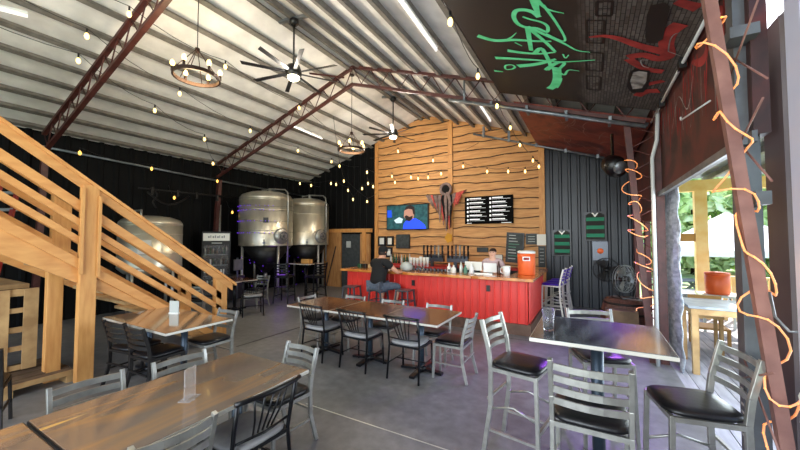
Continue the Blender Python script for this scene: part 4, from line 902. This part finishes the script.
for z,r in ((.08,.335),(.24,.375),(.50,.38),(.66,.336)): MB().lathe([(r,z-.02),(r+.006,z),(r-.002,z+.02)],n=28).build('hoop','dark_iron',t)
MB().lathe([(.29,.715),(.29,.73),(.01,.73)],n=28).build('lid','barrel_wood',t)
m=MB().box(-.05,6.55,.0,.4,6.78,.62); bx=m.build('wooden_crate','pallet_dark',bevel=.005); tag(bx,'dark wooden crate in front of the barrel','crate'); bx.location=(.25,0,0)
# stage lamp in right corner
t=thing('stage_light','black stage lamp with a pale lens in the upper right corner','stage lamp',(.42,7.3,3.12),math.radians(25)); t.scale=(1.35,1.35,1.35)
MB().lathe([(.13,-.1),(.14,0),(.12,.14),(.05,.18)],(0,0,0),18,Matrix.Rotation(math.radians(-60),3,'X')).build('housing','black_plastic',t)
MB().lathe([(.01,-.03),(.085,-.02),(.085,0)],(0,-.12,-.04),16,Matrix.Rotation(math.radians(-60),3,'X')).build('lens','galvanised',t); MB().bar((0,.05,.1),(0,.05,.46),.03,.03).build('yoke','black_plastic',t)
light('purple_spot','SPOT',(.5,7.0,2.9),230,(.40,.12,1),.2,rot=(math.radians(38),0,math.radians(165)),spot=math.radians(62))
light('purple_spot_stools','SPOT',(.5,7.4,2.9),60,(.35,.08,1),.06,rot=(math.radians(42),0,math.radians(40)),spot=math.radians(30))
# ---------------------------------------------------------------- things on the bar
t=thing('drink_cooler','orange round drink cooler with white lid on the bar corner','drink cooler',(-1.13,7.22,1.06)); t.scale=(.93,.93,.95)
MB().lathe([(.165,0),(.178,.02),(.182,.3),(.186,.44),(.17,.45)],n=28).build('body','orange_plastic',t); MB().lathe([(.178,.45),(.188,.46),(.188,.49),(.14,.51),(.02,.515)],n=28).build('lid','white_plastic',t)
n_=Vector((.15,-1,0)).normalized(); R=Matrix.Rotation(math.atan2(n_.y,n_.x)+PI/2,3,'Z'); c=n_*.186
MB().box(c.x-.075,c.y-.008,.30,c.x+.075,c.y+.004,.39,R=R,C=(c.x,c.y,.345)).build('label','white_plastic',t); MB().box(c.x-.055,c.y-.013,.32,c.x+.055,c.y-.006,.37,R=R,C=(c.x,c.y,.345)).build('label_print','red_paint',t)
def bottle(name,label,cat,loc,mt,h=.24,r=.033,group=None,cap=None):
    o=MB().lathe([(r*.9,0),(r,.01),(r,h*.6),(r*.4,h*.78),(r*.36,h)],n=12).build(name,mt); o.location=loc; return tag(o,label,cat,group)
def cup(name,label,cat,loc,mt,h=.13,r=.04,group=None):
    o=MB().lathe([(r*.75,0),(r,h),(r*.94,h),(r*.7,.01)],n=14).build(name,mt); o.location=loc; return tag(o,label,cat,group)
rr=random.Random(41)
ON=['leftmost','second','third','fourth','fifth','sixth','seventh','eighth','ninth','tenth','eleventh','twelfth','thirteenth','rightmost']
for k in range(6): cup('cup_stack','white stack of plastic cups on the red shelf, '+(ON[k]+' from left' if 0<k<5 else ['leftmost','rightmost'][k>0]),'cup stack',(-4.30+.10*k,8.25,1.03),'white_plastic' ,.22+.05*rr.random(),.042,'white cup stacks on the red shelf')
for k in range(14): cup('shot_glass','small dark tumbler in the row along the bar top, '+(ON[k]+' from left' if 0<k<13 else ON[k]),'glass',(-3.75+.085*k,6.84,1.055),'gun_metal',.075,.03,'small tumblers along the bar')
for k in range(5): cup('drinking_glass','clear drinking glass on the bar right of the seated man, '+(ON[k]+' from left' if 0<k<4 else ['leftmost','rightmost'][k>0]),'glass',(-3.62+.07*k,7.0-.05*(k%2),1.055),'glass_clear',.11,.035,'clear glasses on the bar')
for k in range(8): bottle('liquor_bottle','liquor bottle standing on the red edged back counter, '+(ON[k]+' from left' if 0<k<7 else ['leftmost','rightmost'][k>0]),'bottle',(-5.75+.1*k,9.6,.97),rr.choice(['bottle_green','bottle_brown','silver_light','gun_metal']),.28+.05*rr.random(),.036,'bottles on the back counter')
for x,y,mt,h,r,lab in ((-2.65,6.86,'white_plastic',.2,.045,'white squeeze bottle in the bar clutter, left of the others'),(-2.52,6.78,'paper',.17,.05,'pale paper cup stack in the bar clutter'),(-2.40,6.9,'silver_light',.24,.04,'silver shaker in the bar clutter'),(-2.27,6.8,'chalk_green',.18,.04,'pale green bottle in the bar clutter'),(-2.16,6.86,'white_plastic',.22,.05,'white plastic jug in the bar clutter, right of the others')):
    bottle('squeeze_bottle',lab,'bottle',(x,y,1.058),mt,h,r)
o=bottle('dark_bottle','black and red bottle on the bar beside the white pitcher','bottle',(-1.62,6.95,1.06),'bottle_brown',.27,.04); 
t=thing('pitcher','white plastic pitcher on the bar left of the orange cooler','pitcher',(-1.44,6.82,1.06)); MB().lathe([(.06,0),(.075,.19),(.07,.19),(.055,.01)],n=16).build('body','white_plastic',t); MB().tube([(-.07,0,.16),(-.12,0,.14),(-.12,0,.06),(-.065,0,.04)],.009,6).build('handle','white_plastic',t)
t=thing('cash_register','pale white monitor screens of the till on the bar','till',(-1.98,6.98,1.06)); MB().box(-.36,0,.06,.0,.025,.24).build('screen','paper',t); MB().box(.03,.03,.03,.30,.055,.22).build('screen','white_plastic',t); MB().box(-.2,.02,0,-.14,.08,.1).box(.14,.05,0,.2,.1,.1).build('stand','gun_metal',t); MB().box(-.25,-.12,0,.25,-.02,.02).build('keyboard','silver_light',t)
bg_=MB().lathe([(.05,0),(.14,.04),(.15,.12),(.10,.18),(.03,.21)],n=9).build('plastic_bag','chalk_white'); bg_.location=(-3.62,6.72,1.055); tag(bg_,'crumpled grey bag on the bar beside the seated man','bag')
for x,mt,lab in ((-5.0,'bottle_green','dark green plant pot at the left end of the bar'),(-4.85,'black_plastic','black napkin box at the left end of the bar'),(-4.68,'pallet_wood','small wooden caddy at the left end of the bar')):
    o=MB().box(-.05,-.05,0,.05,.05,.11).build('caddy',mt,bevel=.01); o.location=(x,6.85,1.055); tag(o,lab,'caddy')
# tap tower: dark cluster of tap handles
t=thing('beer_tap_tower','dark rows of beer tap handles in front of the wood wall','beer taps',(-3.58,9.0,0))
for x in (-.68,.04): MB().box(x,-.02,1.12,x+.60,.12,1.30).build('tower_box','gun_metal',t); MB().box(x+.2,0,.3,x+.28,.08,1.12).build('column','gun_metal',t)
MB().box(-.8,-.15,.0,.75,.25,.3).build('base_cabinet','black_plastic',t)
for row in range(2):
    for k in range(12):
        x=-.64+.115*k+(.0 if k<6 else .06); z=1.30+.13*row if 0 else 1.24+.16*row
        h=MB().tube([(x,-.03,z),(x,-.09,z),(x,-.10,z+.05),(x,-.085,z+.19)],[.012,.016,.024,.032],6).build('tap_handle',['black_plastic','rag_black','bottle_brown','gun_metal','silver'][k%5],t)
# ---------------------------------------------------------------- people
def skin_fig(name,chains,mt,par,sub=1):
    V=[];E=[];Rr=[];roots=[]
    for ch in chains:
        idx={}
        for key,p,r in ch['v']: idx[key]=len(V); V.append(p); Rr.append(r)
        roots.append(idx[ch.get('root',ch['v'][0][0])])
        for a,b in ch['e']: E.append((idx[a],idx[b]))
    me=bpy.data.meshes.new(name); me.from_pydata(V,E,[]); o=bpy.data.objects.new(name,me); COL.objects.link(o); me.materials.append(M[mt])
    md=o.modifiers.new('skin','SKIN'); md.use_smooth_shade=True
    if not me.skin_vertices: 
        pass
    for i,r in enumerate(Rr):
        sv=me.skin_vertices[0].data[i]; rr_=r if isinstance(r,tuple) else (r,r); sv.radius=rr_; sv.use_root=i in roots
    s_=o.modifiers.new('sub','SUBSURF'); s_.levels=sub; s_.render_levels=sub
    o.parent=par; return o
def hand(chains,w_,d,side=1,up=(0,0,1)):
    w_=Vector(w_);d=Vector(d).normalized();u=Vector(up);s_=d.cross(u).normalized()*side
    v=[('p',tuple(w_+d*.03),.022),('q',tuple(w_+d*.08),(.032,.018))]; chains.append(dict(v=v,e=[('p','q')]))
    for k,ln in enumerate((.065,.075,.072,.055)):
        b=w_+d*.085+s_*(-.027+.018*k); chains.append(dict(v=[('a',tuple(b),.009),('b',tuple(b+d*ln*.5-u*.008),.0085),('c',tuple(b+d*ln*.85-u*.03),.007)],e=[('a','b'),('b','c')]))
    b=w_+d*.04-s_*.025; chains.append(dict(v=[('a',tuple(b),.012),('b',tuple(b+d*.03-s_*.025),.010),('c',tuple(b+d*.055-s_*.03-u*.01),.008)],e=[('a','b'),('b','c')]))
def head(par,c,mt,hairm,tilt=0,cap=False,longhair=False,face=0):
    # face points along +Y of the local frame
    t=bpy.data.objects.new('x',None)
    return
def seated_man():
    t=thing('person','person in black t-shirt and cap seated with back to camera at the bar','person',(-3.98,6.12,0),math.radians(-12)); t.scale=(1.04,.97,.94)
    J=dict(pel=(0,-.02,.83),wai=(0,-.02,.98),che=(0,.05,1.20),nkb=(0,.09,1.38),nk=(0,.12,1.46),
      shL=(-.21,.05,1.34),elL=(-.30,.18,1.10),wrL=(-.16,.40,1.10),shR=(.21,.06,1.34),elR=(.33,.24,1.13),wrR=(.26,.48,1.12),
      hpL=(-.10,0,.82),knL=(-.20,.40,.80),anL=(-.20,.30,.33),tL=(-.21,.43,.29),hpR=(.10,0,.82),knR=(.22,.40,.80),anR=(.22,.26,.36),tR=(.23,.38,.30))
    v=[('pel',.15),('wai',(.15,.12)),('che',(.17,.12)),('nkb',.08),('nk',.058),('hd',.09),('hd2',.088),('shL',.07),('elL',.045),('wrL',.030),('shR',.07),('elR',.045),('wrR',.030),('hpL',.09),('knL',.062),('anL',.038),('tL',.035),('hpR',.09),('knR',.062),('anR',.038),('tR',.035)]
    J['hd']=(0,.14,1.56); J['hd2']=(0,.15,1.63)
    e=[('pel','wai'),('wai','che'),('che','nkb'),('nkb','nk'),('nk','hd'),('hd','hd2'),('nkb','shL'),('shL','elL'),('elL','wrL'),('nkb','shR'),('shR','elR'),('elR','wrR'),('pel','hpL'),('hpL','knL'),('knL','anL'),('anL','tL'),('pel','hpR'),('hpR','knR'),('knR','anR'),('anR','tR')]
    ch=[dict(v=[(k,J[k],r) for k,r in v],e=e,root='pel')]; hand(ch,J['wrL'],(.25,1,-.1),1); hand(ch,J['wrR'],(-.1,1,-.1),-1)
    # nose and ears as tiny chains of the body
    ch.append(dict(v=[('a',(0,.22,1.585),.012),('b',(0,.255,1.565),.014)],e=[('a','b')])); 
    for s_ in (-1,1): ch.append(dict(v=[('a',(s_*.085,.13,1.60),.012),('b',(s_*.098,.12,1.575),.012)],e=[('a','b')]))
    skin_fig('body',ch,'skin',t,2)
    I=lambda ks:[(k,J[k],r) for k,r in ks]
    skin_fig('t_shirt',[dict(v=I([('pel',(.20,.17)),('wai',(.20,.16)),('che',(.205,.15)),('nkb',(.12,.11)),('shL',.095),('shR',.095)])+[('mL',(-.26,.12,1.21),.078),('mR',(.275,.15,1.22),.078)],e=[('pel','wai'),('wai','che'),('che','nkb'),('nkb','shL'),('shL','mL'),('nkb','shR'),('shR','mR')],root='pel')],'black_cloth',t,2)
    skin_fig('shorts',[dict(v=I([('pel',(.19,.13)),('hpL',.115),('hpR',.115),('knL',.088),('knR',.088)])+[('cL',(-.2,.38,.68),.075),('cR',(.22,.37,.68),.078)],e=[('pel','hpL'),('pel','hpR'),('hpL','knL'),('hpR','knR'),('knL','cL'),('knR','cR')],root='pel')],'denim_grey',t,2)
    for s_,a in ((-1,'L'),(1,'R')): skin_fig('shoe',[dict(v=[('a',J['an'+a],.045),('b',(J['t'+a][0],J['t'+a][1]-.08,J['t'+a][2]-.02),.05),('c',(J['t'+a][0],J['t'+a][1]+.04,J['t'+a][2]-.02),.04)],e=[('a','b'),('b','c')])],'white_plastic',t,1)
    MB().lathe([(.098,1.59),(.104,1.62),(.102,1.67),(.08,1.715),(.03,1.735),(.002,1.738)],(0,.145,0),20).build('cap','black_cloth',t); MB().prism([(-.07,.22),(.07,.22),(.06,.31),(0,.33),(-.06,.31)],lambda u,v_:(u,v_,1.625),(0,0,.012)).build('cap_brim','black_cloth',t)
    MB().lathe([(.085,1.52),(.096,1.56),(.098,1.60)],(0,.135,0),18).build('hair','hair_dark',t)
seated_man()
def bartender():
    t=thing('person','person with dark hair and pale shirt standing behind the bar till','person',(-1.86,7.45,0),math.radians(186))
    J=dict(pel=(0,0,.84),wai=(0,0,1.0),che=(0,.03,1.18),nkb=(0,.05,1.32),nk=(0,.07,1.37),hd=(0,.085,1.455),hd2=(0,.08,1.52),shL=(-.17,.04,1.28),elL=(-.24,.10,1.06),wrL=(-.12,.30,1.10),shR=(.17,.04,1.28),elR=(.24,.10,1.06),wrR=(.12,.30,1.10),hpL=(-.09,0,.82),knL=(-.1,.02,.45),anL=(-.1,-.02,.08),tL=(-.1,.12,.04),hpR=(.09,0,.82),knR=(.1,.02,.45),anR=(.1,-.02,.08),tR=(.1,.12,.04))
    v=[('pel',.13),('wai',(.12,.10)),('che',(.14,.11)),('nkb',.06),('nk',.048),('hd',.083),('hd2',.083),('shL',.055),('elL',.038),('wrL',.026),('shR',.055),('elR',.038),('wrR',.026),('hpL',.085),('knL',.058),('anL',.035),('tL',.035),('hpR',.085),('knR',.058),('anR',.035),('tR',.035)]
    e=[('pel','wai'),('wai','che'),('che','nkb'),('nkb','nk'),('nk','hd'),('hd','hd2'),('nkb','shL'),('shL','elL'),('elL','wrL'),('nkb','shR'),('shR','elR'),('elR','wrR'),('pel','hpL'),('hpL','knL'),('knL','anL'),('anL','tL'),('pel','hpR'),('hpR','knR'),('knR','anR'),('anR','tR')]
    ch=[dict(v=[(k,J[k],r) for k,r in v],e=e,root='pel')]; hand(ch,J['wrL'],(.2,1,-.1),1); hand(ch,J['wrR'],(-.2,1,-.1),-1)
    ch.append(dict(v=[('a',(0,.155,1.475),.010),('b',(0,.18,1.458),.012)],e=[('a','b')]))
    for s_ in (-1,1): ch.append(dict(v=[('a',(s_*.076,.08,1.49),.010),('b',(s_*.086,.075,1.465),.010)],e=[('a','b')]))
    skin_fig('body',ch,'skin_pale',t,2)
    I=lambda ks:[(k,J[k],r) for k,r in ks]
    skin_fig('shirt',[dict(v=I([('pel',(.16,.14)),('wai',(.15,.13)),('che',(.165,.13)),('nkb',(.09,.08)),('shL',.075),('shR',.075)])+[('mL',(-.215,.08,1.15),.06),('mR',(.215,.08,1.15),.06)],e=[('pel','wai'),('wai','che'),('che','nkb'),('nkb','shL'),('shL','mL'),('nkb','shR'),('shR','mR')],root='pel')],'pink_cloth',t,2)
    skin_fig('trousers',[dict(v=I([('pel',(.15,.13)),('hpL',.10),('hpR',.10),('knL',.075),('knR',.075),('anL',.06),('anR',.06)]),e=[('pel','hpL'),('pel','hpR'),('hpL','knL'),('hpR','knR'),('knL','anL'),('knR','anR')],root='pel')],'black_cloth',t,1)
    for s_ in (-1,1): MB().lathe([(.002,-.009),(.009,0),(.002,.009)],(s_*.03,.158,1.495),8).build('eye','black_plastic',t)
    MB().box(-.025,.160,1.428,.025,.168,1.434).build('mouth','red_paint',t)
    skin_fig('hair',[dict(v=[('a',(0,.045,1.555),.088),('b',(0,.0,1.50),.085),('c',(0,-.03,1.44),.05)],e=[('a','b'),('b','c')])],'hair_dark',t,2)
bartender()
# ---------------------------------------------------------------- right side: jamb posts, rope lights, curtain
struct(MB().box(XR-.06,3.02,0,XR+.05,3.14,3.9).build('trim_7','steel_grey')); 
struct(MB().box(XR-.12,2.86,3.07,XR+.02,3.02,3.14).box(XR-.05,2.80,2.0,XR+.02,3.02,2.08).build('trim_8','steel_grey'))
struct(MB().box(XR-.03,2.30,0,XR+.10,2.44,3.9).build('trim_9','lavender_steel'))
struct(MB().box(XR-.015,2.40,2.75,XR+.03,2.48,3.9).build('trim_10','black_metal_wall'))
t=thing('cross_brace','thin crossed brace rods between the right hand posts','brace')
for z in (.9,2.35,2.9): MB().tube([(XR-.08,2.5,z-.25),(XR-.06,3.05,z+.12)],.006,5).build('rod','pink_iron',t); MB().tube([(XR-.10,2.5,z+.2),(XR-.08,3.05,z-.02)],.006,5).build('rod','pink_iron',t)
t=thing('slot_strip','row of small pale slots in the grey door post','slots')
MB().box(XR-.064,3.05,.48,XR-.0605,3.11,.84).build('backing','steel_grey',t)
for k in range(7): MB().box(XR-.066,3.06,.5+.05*k,XR-.0642,3.10,.515+.05*k).build('slot','silver_light',t)
m=MB().tube([(.80,5.97,0),(.80,5.97,2.95),(.86,5.97,3.2),(.88,5.97,3.6)],.026,10); tag(m.build('downpipe','white_pipe'),'white vertical pipe beside the lit lattice leg','pipe')
struct(MB().box(XR-.02,6.53,0,XR,6.62,3.3).build('trim_11','maroon'))
m=MB(); 
for z in (1.35,2.05): MB().box(XR-.09,6.50,z,XR-.03,6.55,z+.06)
def helix(name,label,a,b,r,turns,mt,cat='rope light',gl=None,wob=.03,rr_=.012,seed=1):
    t=thing(name,label,cat); A=Vector(a);B=Vector(b);R_=random.Random(seed); N=int(turns*14); pts=[]
    ph=R_.uniform(0,6)
    for k in range(N+1):
        u=k/N; an=2*PI*turns*u+ph+.5*math.sin(u*17); r2=r*(1+.32*math.sin(u*23+ph)+.2*math.sin(u*71)); c=A.lerp(B,u); pts.append((c.x+r2*math.cos(an),c.y+r2*math.sin(an),c.z+.05*math.sin(u*31+ph)+.035*math.sin(u*83)))
    MB().tube(pts,rr_,6).build('rope',mt,t)
    n=0
    for k in range(0,N,max(1,N//90)):
        p=pts[k]; n+=1
        if n<96: MB().lathe([(.002,-rr_*1.0),(rr_*1.18,0),(.002,rr_*1.0)],p,6).build('led','led_orange',t)
    return t
helix('rope_light','orange rope light wound around the near slanted lattice leg',(.66,2.70,3.15),(.95,2.70,.45),.075,7,'rope_amber',seed=2,rr_=.006)
helix('rope_light','orange rope light wound around the far slanted lattice leg by the barrel',(.55,6.12,3.0),(.73,6.12,.7),.10,10,'rope_amber',seed=5,rr_=.007)
light('rope_glow','POINT',(.72,2.45,1.6),1.5,(1,.55,.2),.3); light('rope_glow_far','POINT',(.6,5.9,2.0),3,(1,.55,.2),.3)
# hanging cable
m=MB().tube([(XR-.06,2.64,1.50),(XR-.07,2.56,1.38),(XR-.04,2.5,1.32),(XR+.01,2.48,1.33)],.007,6).tube([(XR-.02,3.0,2.2),(XR-.03,3.1,1.5),(XR-.02,3.05,1.25),(XR-.03,3.2,1.1)],.006,5); tag(m.build('power_cable','galvanised'),'pale grey power cable hanging on the near lattice leg','cable')
m=MB().lathe([(.012,-.10),(.026,-.07),(.020,.0),(.028,.06),(.014,.10)],(XR+.0,2.47,.95),9); tag(m.build('plastic_wrap','white_plastic'),'pale crumpled plastic wrap on the cable joint of the near leg','wrap')
m=MB().tube([(.76,4.0,2.9),(.9,3.7,2.95)],.008,5).tube([(.76,4.0,2.9),(.76,4.0,2.93)],.008,5); tag(m.build('wall_hook','white_pipe'),'thin white hook rod on the red mural wall','hook')
# crinkled insulated curtain on the outer side
m=MB(); N=46; vs=[]
for k in range(13):
    u=k/12; y=7.15-1.3*u
    for j in range(N+1): z=-.02+2.75*j/N; off=.012*math.sin(j*1.05+k*.9)+.010*math.sin(j*.47+k*2.1); vs.append((1.06+off*.8+.02*math.sin(k*2.6),y+.006*math.sin(j*.7),z))
fs=[(a*(N+1)+b,(a+1)*(N+1)+b,(a+1)*(N+1)+b+1,a*(N+1)+b+1) for a in range(12) for b in range(N)]
o=m.add(vs,fs,True).build('insulated_curtain','curtain_grey'); sd=o.modifiers.new('s','SOLIDIFY'); sd.thickness=.012; tag(o,'crinkled grey insulated curtain hanging at the edge of the side opening','curtain')
struct(MB().box(XR+.0,7.0,0,XR+.06,7.15,2.1).build('trim_13','cedar_trim'))
# ---------------------------------------------------------------- outside: deck, railing, table, garden
m=MB()
for k in range(22): x=XR+.05+k*.145; m.box(x,-1,-.06,x+.137,10.4,-.012)
struct(m.build('floor_deck','deck_wood'))
struct(MB().box(XR+.0,-4,-.12,XR+3.4,10.4,-.07).build('floor_deck_base','dark_iron'))
t=thing('porch','yellow timber porch frame with post and beam outside','porch')
MB().box(2.10,10.0,-.06,2.32,10.18,2.87).build('post','deck_yellow',t); MB().box(4.6,10.0,-.9,4.8,10.18,2.87).build('post','deck_yellow',t)
MB().box(1.05,9.98,2.87,5.2,10.16,3.12).build('beam','deck_yellow',t)
for k in range(7): MB().box(1.14+.6*k,2.5,3.12,1.20+.6*k,10.5,3.22).build('rafter','purlin',t)
MB().box(1.12,2.5,3.24,5.2,10.6,3.27).build('roof_sheet','galvanised',t)
MB().box(.98,10.3,2.3,2.1,10.4,2.35) 
t=thing('porch_railing','orange yellow timber railing at the end of the deck','railing')
MB().box(2.32,10.02,.90,4.6,10.14,.96).build('top_rail','deck_yellow',t)
for k in range(15): MB().box(2.40+.145*k,10.05,-.02,2.47+.145*k,10.1,.9).build('baluster','deck_yellow',t)
MB().box(1.3,10.02,1.72,2.1,10.1,1.9).build('side_board','toolbox_tan',t)
t=thing('wooden_table','pale wooden bar table on the outdoor deck','table',(1.86,6.25,0)); 
MB().box(-.73,-.40,.86,.75,.40,.895).build('tabletop','galvanised',t,bevel=.004); MB().box(-.70,-.37,.78,.72,.37,.86).build('apron','pallet_wood',t)
for a in (-.66,.68):
    for b in (-.33,.33): MB().box(a-.035,b-.035,-.012,a+.035,b+.035,.78).build('leg','pallet_wood',t)
def wstool(x,y,label,h=.62):
    t=thing('wooden_stool',label,'stool',(x,y,0),0,'wooden stools on the deck')
    MB().box(-.17,-.17,h-.04,.17,.17,h).build('seat','pallet_wood',t)
    for a in (-.14,.14):
        for b in (-.14,.14): MB().box(a-.02,b-.02,-.012,a+.02,b+.02,h-.04).build('leg','pallet_wood',t)
    return t
wstool(1.55,6.95,'wooden stool behind the outdoor table, left one'); wstool(2.15,6.95,'wooden stool behind the outdoor table, right one')
t=thing('chair_back','brown wooden outdoor chair behind the outdoor table','chair',(1.70,7.7,-.14)); MB().box(-.22,-.02,.82,.22,.01,.95).build('back_rail','toolbox_tan',t)
for a in (-.2,.2): MB().box(a-.02,-.02,.13,a+.02,.02,.9).build('back_leg','toolbox_tan',t); MB().box(a-.02,-.42,.13,a+.02,-.38,.45).build('front_leg','toolbox_tan',t)
MB().box(-.22,-.43,.45,.22,.0,.48).build('seat','toolbox_tan',t)
t=thing('drink_cooler','orange round drink cooler on a stand outside by the porch post','drink cooler',(2.17,8.9,.70)); t.scale=(.85,.85,.95); MB().lathe([(.20,0),(.22,.02),(.225,.38),(.2,.39)],n=24).build('body','orange_plastic',t); MB().lathe([(.22,.39),(.23,.40),(.225,.44),(.02,.46)],n=24).build('lid','orange_plastic',t)
t.name='outdoor_cooler'
t=thing('side_table','small pale side table under the outdoor cooler','table',(2.17,8.9,0)); MB().box(-.3,-.28,.66,.35,.28,.70).build('tabletop','silver_light',t)
for a in (-.26,.3):
    for b in (-.24,.24): MB().box(a-.02,b-.02,-.012,a+.02,b+.02,.66).build('leg','silver_light',t)
# garden
o=struct(MB().add([(-30,-20,-.3),(60,-20,-.3),(60,13,-.5),(60,70,-1.1),(-30,70,-1.1),(-30,13,-.5)],[(0,1,2,5),(5,2,3,4)]).build('ground','grass'))
struct(MB().add([(0,11.5,-.42),(14,11.5,-.42),(16,17,-.6),(0,17,-.6)],[(0,1,2,3)]).build('ground_gravel','gravel'))
t=thing('event_tent','white peaked event tent on the lawn outside','tent',(5.25,20,-.8))
m=MB(); h=2.3
m.add([(-h,-h,2.1),(h,-h,2.1),(h,h,2.1),(-h,h,2.1),(0,0,3.75),(-h,-h,1.85),(h,-h,1.85),(h,h,1.85),(-h,h,1.85)],[(0,1,4),(1,2,4),(2,3,4),(3,0,4),(5,6,1,0),(6,7,2,1),(7,8,3,2),(8,5,0,3)]); m.build('canopy','tent_white',t)
for a in (-1,1):
    for b in (-1,1): MB().tube([(a*h*.97,b*h*.97,0),(a*h*.97,b*h*.97,2.0)],.04,8).build('pole','white_plastic',t)
t2=copy_tree(t); t2.location=(10.8,22,-.85); t2.scale=(1.1,1.1,1.0); t2['label']='second white event tent, right of and behind the first'
def picnic(x,y,label,r):
    t=thing('picnic_table',label,'picnic table',(x,y,-.6),r,'picnic tables on the lawn')
    MB().box(-.9,-.38,.70,.9,.38,.75).build('tabletop','picnic_grey',t)
    for s_ in (-1,1): MB().box(-.9,s_*.68-.13,.42,.9,s_*.68+.13,.46).build('bench','picnic_grey',t)
    for s_ in (-1,1): MB().bar((s_*.6,-.7,0),(s_*.6,.25,.72),.05,.09).bar((s_*.6,.7,0),(s_*.6,-.25,.72),.05,.09).build('leg','picnic_grey',t)
picnic(3.1,13.5,'grey picnic table on gravel, nearest the deck',.3); picnic(4.6,15.2,'grey picnic table on gravel, middle one',-.2); picnic(3.0,17.2,'grey picnic table on gravel, farthest one',.5)
def tree(x,y,h,w_,label,mt,seed):
    t=thing('leafy_tree',label,'tree',(x,y,-1.1),0,'trees beyond the tents'); R_=random.Random(seed)
    MB().tube([(0,0,0),(.1,0,h*.3),(0,.1,h*.6)],[.28,.2,.1],8).build('trunk','cedar_edge',t)
    m=MB()
    for k in range(1500):
        a=R_.uniform(0,6.28); zz=R_.uniform(-1,1); rr_=math.sqrt(1-zz*zz); q=R_.uniform(.72,1.0)
        lump=1+.18*math.sin(3*a+seed)+.15*math.sin(5*zz+2*a)
        c=Vector((w_*q*lump*rr_*math.cos(a),w_*q*lump*rr_*math.sin(a),h*.5+h*.48*q*zz))
        s_=R_.uniform(.22,.5); d1=Vector((R_.uniform(-1,1),R_.uniform(-1,1),R_.uniform(-1,1))).normalized()*s_; d2=d1.orthogonal().normalized()*s_*.7; d3=d1.cross(d2).normalized()*s_*.25
        m.add([c-d1,c+d2,c+d1,c-d2,c+d3],[(0,1,4),(1,2,4),(2,3,4),(3,0,4),(0,3,2,1)])
    m.build('crown',mt,t)
for i,(x,y,h,w_,mt) in enumerate(((2.6,28,8.5,2.6,'leaf'),(6.2,30,9.5,3.2,'leaf_pale'),(10.4,29,8.5,3.0,'leaf'),(14.5,31,9.5,3.4,'leaf_pale'),(4.2,34,11,3.4,'leaf'),(8.4,35,11.5,3.4,'leaf'),(13,36,11,3.6,'leaf'),(18.5,33,10,3.4,'leaf'),(-.5,30,9,2.6,'leaf_pale'))):
    tree(x,y,h,w_,['bushy green tree beyond the tents seen through the side opening','pale green leafy tree beyond the tents'][mt=='leaf_pale']+', '+['leftmost','second from left','middle front','right front','rear left','rear centre','rear right','far right','behind the far doorway'][i],mt,i+3)
